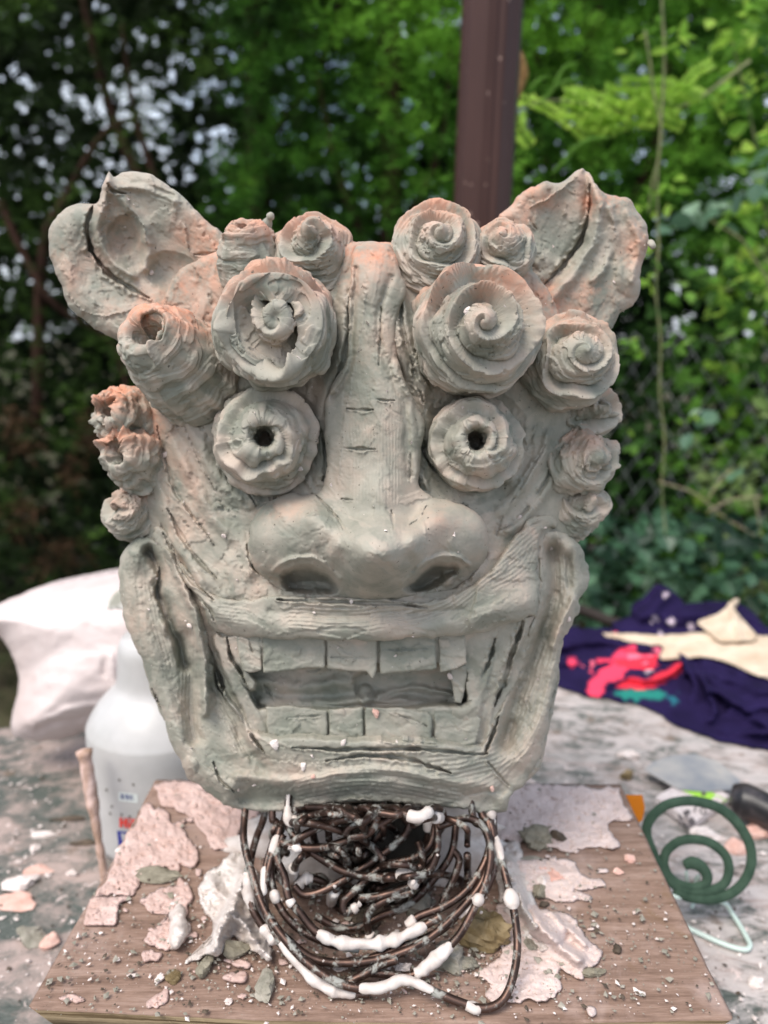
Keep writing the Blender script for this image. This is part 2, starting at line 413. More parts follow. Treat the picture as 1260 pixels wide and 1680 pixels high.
def box_arrays(c, s, rot=0.0, bev=0.0):
    c = np.asarray(c, float); hx, hy, hz = np.asarray(s, float) / 2
    b = min(bev, hx * .9, hy * .9, hz * .9)
    if b <= 0:
        V = np.array([[x, y, z] for z in (-hz, hz) for y in (-hy, hy) for x in (-hx, hx)])
        q = np.array([[0, 2, 3, 1], [4, 5, 7, 6], [0, 1, 5, 4], [2, 6, 7, 3], [0, 4, 6, 2], [1, 3, 7, 5]])
    else:
        rings = []
        for z, k in ((-hz, b), (-hz + b, 0), (hz - b, 0), (hz, b)):
            x, y = hx - k, hy - k
            rings.append([[-x + b * .3, -y, z], [x - b * .3, -y, z], [x, -y + b * .3, z], [x, y - b * .3, z], [x - b * .3, y, z], [-x + b * .3, y, z], [-x, y - b * .3, z], [-x, -y + b * .3, z]])
        V = np.array(rings).reshape(-1, 3); q = []
        for r_ in range(3):
            for j in range(8): q.append([r_ * 8 + j, r_ * 8 + (j + 1) % 8, r_ * 8 + 8 + (j + 1) % 8, r_ * 8 + 8 + j])
        for o_, s_ in ((0, -1), (24, 1)):
            f = [[0, 1, 2, 7], [7, 2, 3, 6], [6, 3, 4, 5]]
            for k in f: q.append([o_ + i for i in (k if s_ > 0 else k[::-1])])
        q = np.array(q)
    cr, sr = math.cos(rot), math.sin(rot)
    V = V @ np.array([[cr, sr, 0], [-sr, cr, 0], [0, 0, 1]]) + c
    return V, q, np.zeros((0, 3), int)
def lathe_arrays(prof, c=(0, 0, 0), seg=48, sx=1.0, sy=1.0, rot=0.0, sq=0.0):
    pr = np.asarray(prof, float); n = len(pr); th = np.linspace(0, 2 * np.pi, seg, endpoint=False)
    k = 1.0 / (np.abs(np.cos(th)) ** (2 + sq * 4) + np.abs(np.sin(th)) ** (2 + sq * 4)) ** (1 / (2 + sq * 4)) if sq else np.ones(seg)
    X = pr[:, None, 0] * (np.cos(th) * k * sx)[None]; Y = pr[:, None, 0] * (np.sin(th) * k * sy)[None]; Z = np.repeat(pr[:, 1:2], seg, 1)
    V = np.stack([X, Y, Z], -1).reshape(-1, 3); cr, sr = math.cos(rot), math.sin(rot)
    V = V @ np.array([[cr, sr, 0], [-sr, cr, 0], [0, 0, 1]]) + np.asarray(c)
    i = np.arange(n - 1)[:, None]; j = np.arange(seg)[None]
    q = np.stack([i * seg + j, i * seg + (j + 1) % seg, (i + 1) * seg + (j + 1) % seg, (i + 1) * seg + j], -1).reshape(-1, 4)
    return V, q, np.zeros((0, 3), int)
def part(name, arrs, mat, parent=None, smooth=True, attrs=None, **kw):
    V, f = merge(arrs if isinstance(arrs, list) else [arrs])
    return link(name, new_mesh(name, V, f, attrs, [mat], smooth), parent, **kw)

# ------------------------------------------------------------------ materials
def lin(r, g, b):
    f = lambda c: (c / 255 / 12.92) if c / 255 <= .04045 else ((c / 255 + .055) / 1.055) ** 2.4
    return (f(r), f(g), f(b), 1)
class M:
    def __init__(s, name, rough=0.7, spec=0.3):
        s.m = bpy.data.materials.new(name); s.m.use_nodes = True; s.t = s.m.node_tree; s.t.nodes.clear()
        s.out = s.n('OutputMaterial'); s.b = s.n('BsdfPrincipled'); s.l(s.b.outputs[0], s.out.inputs[0])
        s.b.inputs['Roughness'].default_value = rough; s.b.inputs['Specular IOR Level'].default_value = spec
        s.co = s.n('TexCoord').outputs['Object']
    def n(s, t, **kw):
        x = s.t.nodes.new('ShaderNode' + t)
        for k, v in kw.items(): setattr(x, k, v)
        return x
    def l(s, a, b): s.t.links.new(a, b)
    def noise(s, sc, det=4, rough=.6, dist=0, vec=None, stretch=None):
        x = s.n('TexNoise'); x.inputs['Scale'].default_value = sc; x.inputs['Detail'].default_value = det
        x.inputs['Roughness'].default_value = rough; x.inputs['Distortion'].default_value = dist
        v = vec or s.co
        if stretch:
            mp = s.n('Mapping'); mp.inputs['Scale'].default_value = stretch; s.l(v, mp.inputs[0]); v = mp.outputs[0]
        s.l(v, x.inputs['Vector']); return x.outputs['Fac']
    def voro(s, sc, feat='F1', stretch=None):
        x = s.n('TexVoronoi'); x.feature = feat; x.inputs['Scale'].default_value = sc; v = s.co
        if stretch:
            mp = s.n('Mapping'); mp.inputs['Scale'].default_value = stretch; s.l(v, mp.inputs[0]); v = mp.outputs[0]
        s.l(v, x.inputs['Vector']); return x
    def attr(s, name, colr=False):
        x = s.n('Attribute'); x.attribute_name = name; return x.outputs['Color' if colr else 'Fac']
    def ramp(s, f, *stops):
        x = s.n('ValToRGB'); e = x.color_ramp.elements
        while len(e) < len(stops): e.new(0.5)
        for i, (p, c) in enumerate(stops): e[i].position = p; e[i].color = c if len(c) == 4 else (*c, 1)
        s.l(f, x.inputs[0]); return x.outputs[0]
    def step(s, f, a, b):
        x = s.n('MapRange'); x.interpolation_type = 'SMOOTHSTEP'
        x.inputs['From Min'].default_value = a; x.inputs['From Max'].default_value = b; s.l(f, x.inputs['Value']); return x.outputs[0]
    def math(s, op, a, b=None):
        x = s.n('Math', operation=op)
        for i, q in enumerate((a, b)):
            if q is None: continue
            if isinstance(q, (int, float)): x.inputs[i].default_value = q
            else: s.l(q, x.inputs[i])
        return x.outputs[0]
    def mix(s, f, a, b):
        x = s.n('Mix'); x.data_type = 'RGBA'
        for i, q in ((0, f), (6, a), (7, b)):
            if isinstance(q, (int, float)): x.inputs[i].default_value = q
            elif isinstance(q, tuple): x.inputs[i].default_value = q
            else: s.l(q, x.inputs[i])
        return x.outputs[2]
    def color(s, c):
        if isinstance(c, tuple): s.b.inputs['Base Color'].default_value = c
        else: s.l(c, s.b.inputs['Base Color'])
        return s
    def bump(s, h, st=0.3, dist=0.001):
        x = s.n('Bump'); x.inputs['Strength'].default_value = st; x.inputs['Distance'].default_value = dist
        s.l(h, x.inputs['Height']); s.l(x.outputs[0], s.b.inputs['Normal']); return s
    def roughf(s, f): s.l(f, s.b.inputs['Roughness']); return s
# ------------------------------------------------------------------ clay head
def clay_material():
    m = M('wet_clay', 0.56, 0.35)
    t = m.attr('tint'); w = m.attr('wash')
    n1 = m.noise(38, 4, .6); n2 = m.noise(260, 3, .6)
    f = m.math('ADD', m.math('MULTIPLY', t, 0.30), m.math('MULTIPLY', n1, 1.0))
    c = m.ramp(f, (0.30, (.208, .214, .174)), (0.52, (.320, .302, .250)), (0.80, (.43, .355, .290)))
    wf = m.math('MULTIPLY', w, m.step(m.math('ADD', n1, m.math('MULTIPLY', n2, .5)), .50, .95))
    c = m.mix(wf, c, (.55, .255, .16, 1))
    c = m.mix(m.step(m.noise(520, 2, .5), .70, .76), c, (.10, .09, .07, 1))
    m.color(c)
    h = m.math('ADD', m.noise(900, 3, .7), m.math('MULTIPLY', m.noise(330, 4, .65), 1.2))
    m.bump(h, .28, .0006)
    m.roughf(m.math('ADD', 0.50, m.math('MULTIPLY', n2, .3)))
    return m.m
CLAY = clay_material()
def YH(u, v, H): return -H * K
head = thing('lion_sculpture', 'unfired grey clay lion head with curled mane and open toothy mouth', 'clay sculpture', (0, 0.0, 0.075))
def C(ox, oy, s):     # crop coordinates -> photo coordinates
    return lambda *p: [(ox + x * s, oy + y * s) for x, y in p]
# orange tint washes, strongest on the upper places of the clay
WASH = [(610, 415, 60, 45, 1.0), (345, 395, 60, 40, .9), (340, 430, 40, 60, .8), (280, 510, 90, 30, 1.0), (310, 470, 40, 60, .7), (350, 540, 30, 60, .8),
        (455, 455, 80, 20, .7), (570, 400, 35, 70, .9), (400, 370, 50, 40, .7), (500, 380, 70, 30, .6), (690, 365, 70, 30, .9), (650, 400, 30, 50, .8),
        (820, 365, 60, 30, .9), (780, 400, 30, 40, .8), (800, 445, 70, 22, .9), (850, 500, 25, 50, .6), (900, 500, 60, 40, .9), (950, 480, 60, 30, .8), (930, 515, 60, 20, .9), (860, 320, 60, 35, .8), (940, 300, 40, 30, .5),
        (1000, 330, 50, 25, .9), (1040, 400, 30, 60, .5), (200, 640, 60, 30, 1.0), (225, 700, 50, 25, 1.0), (245, 700, 20, 60, .8), (180, 790, 30, 20, .5), (975, 640, 40, 25, .8), (970, 745, 40, 25, .45),
        (180, 350, 60, 50, .35), (210, 400, 40, 30, .4), (130, 430, 60, 60, .35), (610, 590, 60, 60, .35), (620, 700, 60, 90, .25), (470, 835, 60, 25, .45), (730, 855, 50, 20, .5), (300, 900, 50, 80, .4), (420, 950, 70, 30, .35),
        (790, 950, 60, 40, .25), (300, 790, 40, 60, .3), (400, 700, 50, 50, .2), (770, 700, 60, 60, .2), (290, 1010, 40, 60, .28), (230, 1010, 30, 80, .25), (930, 1040, 30, 30, .35), (420, 1260, 80, 30, .3), (850, 880, 50, 40, .35)]
def wash(cv):
    W = np.zeros_like(cv.U)
    for x, y, rx, ry, a in WASH:
        if y > 800 or (y > 560 and 300 < x < 900): a = a * .55
        k = cv.sl(x - 2.6 * rx, y - 2.6 * ry, x + 2.6 * rx, y + 2.6 * ry)
        if k is None: continue
        W[k] = np.maximum(W[k], a * np.exp(-((cv.U[k] - x) / rx) ** 2 - ((cv.V[k] - y) / ry) ** 2))
    cv.W = np.clip(W * (1 + .5 * vnoise(cv.U / 30, cv.V / 30, 3)), 0, 1)

CTRL = [(610, 410, 30), (610, 470, 60), (615, 560, 85), (615, 650, 105), (620, 740, 120), (620, 830, 135),
        (380, 460, 0), (480, 470, 20), (740, 470, 20), (850, 470, 0), (550, 650, 60), (690, 650, 60),
        (437, 722, 55), (780, 727, 55), (545, 760, 75), (690, 760, 75), (350, 650, 20), (870, 650, 20), (250, 650, -20), (960, 650, -20),
        (280, 750, 10), (330, 780, 40), (870, 760, 35), (930, 780, -10), (240, 860, 0), (300, 880, 35), (360, 880, 62), (400, 830, 62), (820, 840, 62), (870, 850, 40), (940, 860, -5),
        (330, 950, 70), (420, 940, 90), (480, 880, 95), (740, 880, 95), (800, 920, 90), (860, 930, 62), (620, 940, 120), (620, 1000, 118), (450, 1000, 112), (780, 1000, 108),
        (340, 1020, 78), (870, 1000, 70), (240, 950, 12), (920, 930, 8), (230, 1050, 22), (930, 1040, 15), (300, 1080, 45), (880, 1080, 40),
        (370, 1080, 60), (820, 1080, 60), (260, 1150, 35), (300, 1230, 55), (360, 1290, 70), (890, 1160, 35), (870, 1230, 50), (830, 1290, 70),
        (390, 1180, 72), (800, 1180, 72), (440, 1230, 108), (600, 1235, 125), (760, 1235, 110), (450, 1300, 100), (600, 1300, 125), (760, 1300, 105), (600, 1340, 110)]
H0 = rbf(CTRL)
FLOW = [[(250, 690), (300, 800), (350, 900), (430, 1000)], [(900, 700), (860, 800), (800, 900), (740, 970)], [(600, 440), (600, 830)], [(660, 440), (660, 830)],
        [(400, 1015), (600, 1020), (860, 1000)], [(230, 920), (230, 1030), (280, 1200), (370, 1290), (600, 1300), (780, 1300), (880, 1200), (920, 1050), (940, 920)],
        [(300, 1000), (330, 1120), (400, 1230), (600, 1260), (780, 1250), (840, 1150), (890, 1000)], [(280, 660), (340, 700), (360, 800), (450, 820)], [(870, 700), (860, 780), (800, 830)]]
class HC(Canvas):
    def __init__(s, x0, y0, x1, y1, res, seed):
        Canvas.__init__(s, x0, y0, x1, y1, res, seed); s.H = H0(s.U, s.V).copy()

NOSE_OL = [(588, 402), (575, 450), (572, 520), (570, 590), (540, 640), (532, 700), (536, 770), (520, 810), (470, 812), (425, 835), (408, 880), (415, 925), (440, 960), (470, 975), (540, 980), (620, 984), (690, 976), (740, 970), (780, 945), (800, 905), (798, 865), (770, 832), (720, 818), (690, 800), (690, 740), (695, 690), (672, 640), (650, 580), (652, 520), (668, 480), (655, 440), (640, 402)]
LIP_OL = [(250, 872), (268, 868), (300, 925), (345, 972), (400, 985), (455, 978), (560, 982), (640, 984), (700, 988), (755, 972), (800, 940), (840, 890), (870, 850), (905, 846), (915, 866), (884, 878), (884, 1000), (868, 1012), (830, 1024), (770, 1042), (700, 1046), (620, 1050), (540, 1049), (430, 1047), (352, 1036), (330, 990), (280, 930)]
JAW_OL = [(262, 892), (235, 882), (208, 895), (196, 925), (198, 975), (206, 1020), (222, 1062), (240, 1100), (250, 1145), (268, 1175), (278, 1215), (296, 1245), (305, 1270), (335, 1295), (372, 1322), (430, 1332), (500, 1326), (580, 1314), (640, 1316), (700, 1322), (760, 1326), (796, 1336), (830, 1330), (838, 1306), (862, 1284), (880, 1250), (898, 1200), (905, 1150), (915, 1110), (918, 1068), (935, 1030), (952, 1000), (948, 985), (964, 960), (964, 925), (950, 895), (925, 875), (900, 872), (888, 890), (886, 930), (884, 990), (870, 1030), (855, 1085), (832, 1140), (812, 1180), (795, 1215), (778, 1226), (700, 1216), (600, 1214), (480, 1210), (440, 1210), (410, 1190), (385, 1160), (362, 1120), (348, 1070), (336, 1030), (318, 985), (295, 940), (280, 905)]
# ---- face
cv = HC(150, 390, 1030, 1345, 1.9, 3)
cv.smears(420, FLOW, 11, L=(22, 80), W=(8, 22), d=(-4.5, 5.5))
# cheek folds, left
for pts, w, h in [([(262, 660), (300, 760), (345, 840), (400, 900), (412, 960)], 16, 13), ([(245, 730), (270, 830), (320, 930), (380, 990)], 17, 14), ([(300, 680), (350, 770), (390, 800)], 20, 10),
                  ([(268, 870), (330, 960), (350, 1040)], 13, 12), ([(905, 700), (880, 760), (845, 815), (810, 850)], 12, 14), ([(925, 720), (905, 790), (860, 850), (820, 880)], 12, 12), ([(870, 690), (850, 760), (835, 800)], 10, 8), ([(365, 660), (330, 670), (290, 660)], 16, 12)]:
    cv.stroke(pts, w, h, 'soft', ends=20)
for pts, w, d in [([(258, 700), (285, 800), (335, 870), (352, 895)], 4.5, 16), ([(275, 835), (310, 900), (355, 950)], 5, 18), ([(262, 860), (300, 925), (330, 985), (345, 1010)], 4, 14), ([(300, 690), (330, 760), (350, 800)], 3.5, 8),
                  ([(405, 895), (412, 925), (432, 945)], 4.5, 18), ([(895, 730), (868, 775), (835, 830)], 4, 13), ([(912, 740), (890, 800), (845, 855), (820, 870)], 4, 12), ([(880, 700), (862, 740)], 4, 10), ([(825, 845), (815, 880)], 4, 12), ([(370, 780), (400, 800), (420, 830)], 4, 10)]:
    cv.cut(pts, w * .8, d * .6, 3)
cv.dome(395, 810, 36, 26, 14, .3, 1.0); cv.dome(850, 790, 28, 30, 8, 0, 1.0)
# eye sockets
cv.dome(437, 727, 104, 98, -26, 0, .8); cv.dome(778, 732, 98, 96, -26, 0, .8)
# mouth cavity
cv.poly([(392, 1085), (430, 1050), (560, 1050), (760, 1046), (775, 1060), (770, 1140), (740, 1160), (600, 1168), (430, 1166), (400, 1140)], 34, 7, 'set')
cv.stroke([(430, 1150), (520, 1156), (620, 1150), (720, 1156)], 14, 22, 'soft')
cv.stroke([(420, 1120), (500, 1126), (580, 1118)], 18, 16, 'soft'); cv.stroke([(620, 1140), (680, 1128), (740, 1140)], 8, 12, 'soft'); cv.poly([(590, 1105), (735, 1100), (738, 1150), (640, 1158), (595, 1150)], -18, 5)
cv.dome(600, 1140, 14, 20, 24, 0, 1.0)
cv.poly([(388, 1040), (765, 1036), (768, 1084), (720, 1092), (600, 1092), (400, 1090)], 94, 4, 'set')
# lower gum
cv.poly([(420, 1165), (600, 1163), (770, 1158), (800, 1180), (785, 1230), (600, 1226), (440, 1222)], 82, 5, 'set')
# left mouth corner slabs
cv.poly([(350, 1046), (368, 1048), (395, 1110), (430, 1180), (440, 1215), (415, 1200), (380, 1130)], 86, 3, 'set')
cv.poly([(372, 1048), (386, 1048), (400, 1090), (420, 1120), (410, 1135), (388, 1100)], 93, 3, 'set')
cv.poly([(345, 1120), (362, 1125), (400, 1180), (440, 1225), (420, 1235), (385, 1215), (355, 1170)], 92, 3, 'set')
cv.cut([(335, 1045), (348, 1085), (362, 1115), (366, 1140)], 6, 34, 3)
cv.cut([(338, 1105), (352, 1125), (372, 1150)], 4.5, 26, 2)
cv.cut([(372, 1046), (380, 1078), (396, 1105), (408, 1130)], 3.6, 26, 2)
cv.cut([(405, 1198), (420, 1215), (436, 1232)], 4, 24, 2)
cv.cut([(432, 1125), (450, 1150)], 4, 14, 2)
# right mouth corner
cv.poly([(768, 1044), (830, 1025), (822, 1060), (800, 1120), (790, 1160), (800, 1210), (770, 1160), (762, 1110)], 84, 3, 'set')
cv.poly([(820, 1030), (868, 1012), (845, 1080), (815, 1150), (795, 1215), (785, 1180), (800, 1120)], 74, 4, 'set')
cv.cut([(812, 1048), (803, 1085), (790, 1112)], 4, 26, 2)
cv.cut([(858, 1020), (838, 1080), (822, 1130), (812, 1160)], 6, 30, 3)
cv.comb([(838, 1045), (820, 1100), (795, 1170), (780, 1215)], 13, 6, 1.2)
cv.dome(770, 1170, 30, 22, 8, .4, .7)
# brow band between curls and sockets, and around the bridge
cv.stroke([(565, 470), (560, 560), (535, 640), (520, 700), (522, 780)], 14, 12, 'soft')
cv.stroke([(640, 470), (655, 560), (690, 640), (705, 700), (700, 790)], 16, 14, 'soft')
cv.stroke([(660, 480), (672, 560), (700, 640)], 10, 12, 'soft')
cv.cut([(655, 470), (660, 540), (680, 610), (695, 660)], 5, 14, 3); cv.cut([(578, 470), (570, 560), (545, 640)], 5, 14, 3)
cv.cut([(520, 690), (533, 740), (530, 790)], 5, 22, 2); cv.cut([(692, 700), (697, 740), (712, 770)], 5, 22, 2)
for ol_, d_ in ((NOSE_OL, -50), (LIP_OL, -40), (JAW_OL, -75)): cv.poly(inset(ol_, 7), d_, 4)
cv.poly([(445, 930), (480, 915), (520, 915), (560, 940), (570, 980), (470, 985)], -12, 9); cv.poly([(660, 970), (690, 930), (720, 915), (765, 918), (765, 945), (720, 980)], -12, 9)
cv.fine(21, .9); cv.smears(210, FLOW, 15, L=(14, 50), W=(5, 13), d=(-1.5, 3), strength=.8); wash(cv)
face = patch('face', cv, [(262, 520), (300, 440), (420, 400), (610, 396), (800, 410), (880, 450), (925, 540), (930, 640), (950, 740), (935, 850), (950, 920), (925, 1040), (905, 1180), (850, 1290), (600, 1316), (380, 1305), (290, 1220), (235, 1090), (215, 960), (240, 870), (215, 760), (235, 640)],
             YH, CLAY, head, 2.0, 10, .05, 2, toward=(0, .08, .23))

# ---- nose with its bridge
cv = HC(380, 385, 830, 1000, 1.7, 5)
b0 = rbf([(610, 400, 62), (575, 440, 70), (610, 460, 92), (655, 450, 72), (575, 520, 78), (612, 540, 104), (660, 540, 82), (560, 620, 92), (615, 640, 122), (690, 640, 96), (535, 720, 98), (620, 720, 136), (700, 720, 102),
          (525, 800, 105), (620, 800, 150), (705, 800, 108), (410, 880, 95), (480, 850, 100), (735, 850, 100), (800, 880, 92), (620, 900, 150), (620, 980, 120), (480, 960, 100), (740, 960, 100)])
cv.H = b0(cv.U, cv.V).copy()
cv.dome(482, 886, 82, 72, 62, .25, .55); cv.dome(738, 882, 74, 60, 58, -.25, .55)
cv.stroke([(520, 850), (560, 880), (600, 915)], 46, 30, 'soft'); cv.stroke([(715, 850), (680, 880), (650, 915)], 46, 30, 'soft')
cv.dome(621, 916, 86, 68, 84, 0, .6, .8); cv.dome(621, 860, 60, 90, 20, 0, 1.0)
cv.H = np.where(cv.V > 640, boxblur(boxblur(cv.H, 4), 4), cv.H)
cv.smears(150, [[(600, 430), (600, 830)], [(440, 860), (500, 830), (540, 870)], [(560, 930), (620, 960), (690, 930)], [(700, 840), (770, 850), (790, 900)]], 31, L=(20, 60), W=(6, 16), d=(-1.8, 2.6), stri=.7)
# flat face of the bridge and its edges
cv.stroke([(597, 455), (592, 540), (575, 620), (563, 700), (553, 790)], 5, 4, 'lipl'); cv.stroke([(640, 455), (622, 520), (628, 580), (660, 650), (668, 700), (672, 780)], 9, -7, 'soft')
cv.stroke([(650, 600), (672, 680), (678, 770)], 10, 4, 'round')
cv.comb([(612, 690), (612, 760), (612, 830)], 42, 5.2, 1.3); cv.comb([(645, 640), (640, 720), (640, 800)], 20, 4.5, 1.0)
cv.cut([(568, 671), (612, 673)], 2.6, 10); cv.cut([(560, 735), (617, 737)], 2.8, 12); cv.cut([(617, 655), (646, 657)], 2, 7); cv.cut([(626, 500), (622, 600)], 2.2, 9); cv.cut([(673, 740), (672, 790)], 2, 8); cv.cut([(560, 818), (580, 820)], 2, 7); cv.cut([(643, 836), (645, 868)], 2.4, 8)
cv.stroke([(585, 440), (578, 520), (575, 600), (545, 650)], 6, -9, 'soft')
for pts in ([(505, 845), (540, 850), (575, 900)], [(555, 835), (580, 850)], [(690, 835), (700, 880)], [(415, 830), (440, 835)]): cv.stroke(pts, 5, 4, 'lip')
cv.cut([(518, 812), (545, 840), (572, 878)], 3.2, 8); cv.cut([(700, 830), (690, 850), (672, 860)], 3.2, 9)
# nostrils
cv.poly([(464, 946), (485, 934), (513, 934), (536, 948), (548, 968), (520, 970), (488, 972), (470, 962)], -62, 8)
cv.poly([(668, 965), (690, 940), (715, 926), (745, 930), (748, 938), (732, 948), (715, 958), (692, 970)], -58, 8)
cv.stroke([(448, 935), (478, 918), (520, 918), (556, 950)], 6, 9, 'soft'); cv.stroke([(660, 960), (700, 920), (740, 912), (768, 925)], 5, 11, 'soft')
cv.dome(735, 945, 14, 18, 20, .3, .8)
cv.dome(510, 965, 36, 10, 14, 0, .8)
cv.fine(41, .7); wash(cv); cv.T -= .4 * np.exp(-((cv.U - 621) / 80) ** 2 - ((cv.V - 950) / 45) ** 2)  # last term paints the shade under the nose tip into the tint
nose = patch('nose', cv, NOSE_OL,
             YH, CLAY, head, 1.5, 7, .03, 4)

# ---- upper lip
cv = HC(240, 825, 920, 1060, 1.5, 7)
cv.H = H0(cv.U, cv.V) + 14
cv.stroke([(290, 930), (350, 1000), (430, 1028), (600, 1034), (760, 1025), (860, 985)], 26, 12, 'soft')
cv.stroke([(440, 1003), (600, 1010), (760, 1000)], 8, -6, 'soft')
cv.poly([(795, 915), (890, 865), (885, 1000), (830, 1018), (770, 1030), (780, 985)], 7, 2)
cv.smears(130, [[(262, 870), (330, 970), (430, 1015), (600, 1020), (760, 1010), (880, 960)]], 61, L=(20, 70), W=(5, 14), d=(-2.5, 2.5))
cv.comb([(470, 1010), (560, 1013), (660, 1006), (730, 985), (800, 930), (880, 862)], 24, 6.7, 2.40)
cv.comb([(800, 960), (850, 930), (872, 890)], 20, 6.7, 1.92); cv.comb([(350, 1005), (410, 1012)], 18, 6.0, 1.28)
cv.cut([(455, 984), (560, 988), (640, 990), (700, 997)], 4.2, 18, 3)
cv.cut([(268, 875), (300, 935), (350, 985)], 3.5, 10, 3); cv.cut([(310, 965), (345, 1000), (352, 1018)], 4, 12, 2)
cv.poly([(520, 1034), (560, 1026), (600, 1036), (560, 1046)], -4, 1.5)
cv.fine(71, .7); wash(cv)
lip = patch('upper_lip', cv, LIP_OL,
            YH, CLAY, head, 2.4, 6, .03, 6)

# ---- jaw with the lower lip
cv = HC(185, 855, 980, 1350, 1.5, 9)
cv.H = H0(cv.U, cv.V) + 10
cv.smears(210, [FLOW[5], FLOW[6]], 91, L=(30, 110), W=(7, 18), d=(-1.8, 2.2), spread=.18)
cv.stroke([(222, 910), (216, 960), (236, 1040), (262, 1110), (285, 1180), (320, 1250), (380, 1295)], 28, 20, 'soft')
cv.stroke([(246, 905), (262, 940), (262, 975), (276, 1010), (292, 1050), (303, 1090)], 13, -34, 'soft')
cv.stroke([(276, 900), (300, 960), (322, 1010), (333, 1070), (338, 1140), (336, 1170)], 9, 28, 'soft')
cv.stroke([(303, 1050), (312, 1110), (312, 1170), (318, 1210)], 20, -20, 'soft')
cv.stroke([(355, 1130), (388, 1180), (400, 1220), (430, 1260)], 17, -16, 'soft')
cv.stroke([(388, 1150), (402, 1190), (420, 1230)], 7, 13, 'soft')
cv.stroke([(906, 905), (908, 950), (903, 1000), (885, 1050), (862, 1110), (842, 1170), (828, 1220)], 21, -40, 'soft')
cv.stroke([(940, 900), (950, 960), (930, 1010), (915, 1060), (905, 1120), (885, 1190), (855, 1250)], 20, 16, 'soft')
cv.stroke([(932, 915), (936, 960)], 9, -12, 'soft')
cv.stroke([(940, 985), (915, 1040), (905, 1060)], 8, 13, 'soft')
cv.stroke([(400, 1310), (500, 1312), (600, 1305), (700, 1310), (800, 1318)], 26, -21, 'soft')
cv.stroke([(390, 1275), (500, 1280), (620, 1262), (740, 1282), (810, 1290)], 12, 10, 'soft')
cv.comb([(318, 1030), (314, 1100), (312, 1160), (320, 1215)], 19, 5.5, 2.08); cv.comb([(362, 1150), (385, 1200), (400, 1235)], 18, 5.5, 1.76)
cv.comb([(250, 960), (262, 1020), (285, 1100)], 14, 6.0, 1.28)
cv.comb([(906, 905), (908, 950), (903, 1000), (885, 1050), (862, 1110), (842, 1170), (828, 1220)], 22, 6.2, 2.40)
cv.comb([(905, 1050), (880, 1130), (860, 1200), (820, 1240), (760, 1256), (700, 1262)], 24, 7.7, 2.56)
cv.comb([(480, 1298), (560, 1284), (650, 1284), (760, 1306)], 22, 6.7, 1.92); cv.comb([(700, 1300), (800, 1285), (860, 1225)], 14, 7.2, 1.92)
for pts, w, d in [([(480, 1226), (560, 1230), (660, 1228), (762, 1236), (800, 1236)], 4.5, 22), ([(610, 1210), (660, 1216), (715, 1222)], 3, 12), ([(535, 1248), (600, 1240), (660, 1243), (740, 1268)], 5, 18), ([(342, 1040), (352, 1090), (362, 1130), (372, 1150)], 6, 26),
                  ([(818, 1175), (808, 1205), (798, 1232)], 5, 26), ([(350, 1250), (362, 1280), (385, 1300)], 3.5, 10), ([(250, 1130), (262, 1160)], 4, 12), ([(262, 930), (258, 975), (272, 1015)], 3.6, 10), ([(800, 1250), (835, 1290)], 2.6, 7), ([(866, 1150), (870, 1165)], 3, 8), ([(408, 1200), (432, 1232)], 4, 16)]:
    cv.cut(pts, w, d, 3)
cv.dome(838, 1165, 16, 20, 7, 0, .6); cv.dome(858, 1108, 10, 8, 8, 0, .6); cv.dome(267, 1030, 7, 16, 10, -.3, .6); cv.dome(310, 1258, 13, 18, 9, 0, .6)
cv.dome(800, 1318, 60, 18, 14, -.1, .6); cv.dome(340, 1150, 14, 22, 9, 0, .5)
cv.poly([(480, 1290), (580, 1278), (660, 1282), (760, 1306), (700, 1322), (600, 1318), (500, 1318)], 5, 3)
cv.fine(81, .75); wash(cv)
jaw = patch('lower_jaw', cv, JAW_OL,
             YH, CLAY, head, 2.6, 8, .035, 8, toward=(0, .06, .2))

# ---- teeth
def tooth(poly, h, tilt, seed, lines=()):
    xs = [p[0] for p in poly]; ys = [p[1] for p in poly]
    c = Canvas(min(xs) - 8, min(ys) - 8, max(xs) + 8, max(ys) + 8, 1.7, seed)
    c.H = h + tilt * (c.V - np.mean(ys)) / 25 + 0.03 * (c.U - np.mean(xs))
    c.smears(12, [[(min(xs), np.mean(ys)), (max(xs), np.mean(ys))]], seed, L=(10, 34), W=(4, 9), d=(-1.5, 3.5))
    for l in lines: c.cut(l, 2.2, 6, 2)
    c.fine(seed, 1.0); wash(c); c.T -= .25
    dense = []
    for a, b in zip(poly, poly[1:] + poly[:1]):
        n = max(2, int(math.hypot(b[0] - a[0], b[1] - a[1]) / 5)); dense += [(a[0] + (b[0] - a[0]) * i / n, a[1] + (b[1] - a[1]) * i / n) for i in range(n)]
    return patch('tooth', c, dense, YH, CLAY, head, .9, 2.2, .03, seed, smooth_outline=False)
tooth([(387, 1046), (428, 1040), (429, 1100), (416, 1104), (398, 1100)], 100, 4, 101, [[(408, 1050), (415, 1075)]])
tooth([(431, 1040), (533, 1042), (533, 1096), (500, 1096), (470, 1101), (432, 1105)], 106, 5, 102)
tooth([(536, 1042), (618, 1042), (618, 1100), (612, 1114), (602, 1102), (570, 1100), (537, 1097)], 108, 5, 103, [[(540, 1078), (612, 1080)]])
tooth([(622, 1042), (714, 1042), (716, 1096), (708, 1100), (660, 1102), (624, 1108)], 107, 5, 104, [[(626, 1068), (700, 1064)]])
tooth([(719, 1040), (762, 1036), (766, 1088), (745, 1098), (722, 1104)], 101, 4, 105)
tooth([(737, 1098), (766, 1088), (764, 1130), (757, 1154), (746, 1152)], 84, 0, 106)
tooth([(436, 1160), (478, 1158), (536, 1166), (537, 1212), (470, 1216), (440, 1212)], 92, 4, 107, [[(470, 1178), (530, 1174)]])
tooth([(540, 1164), (595, 1160), (596, 1213), (541, 1214)], 94, 4, 108)
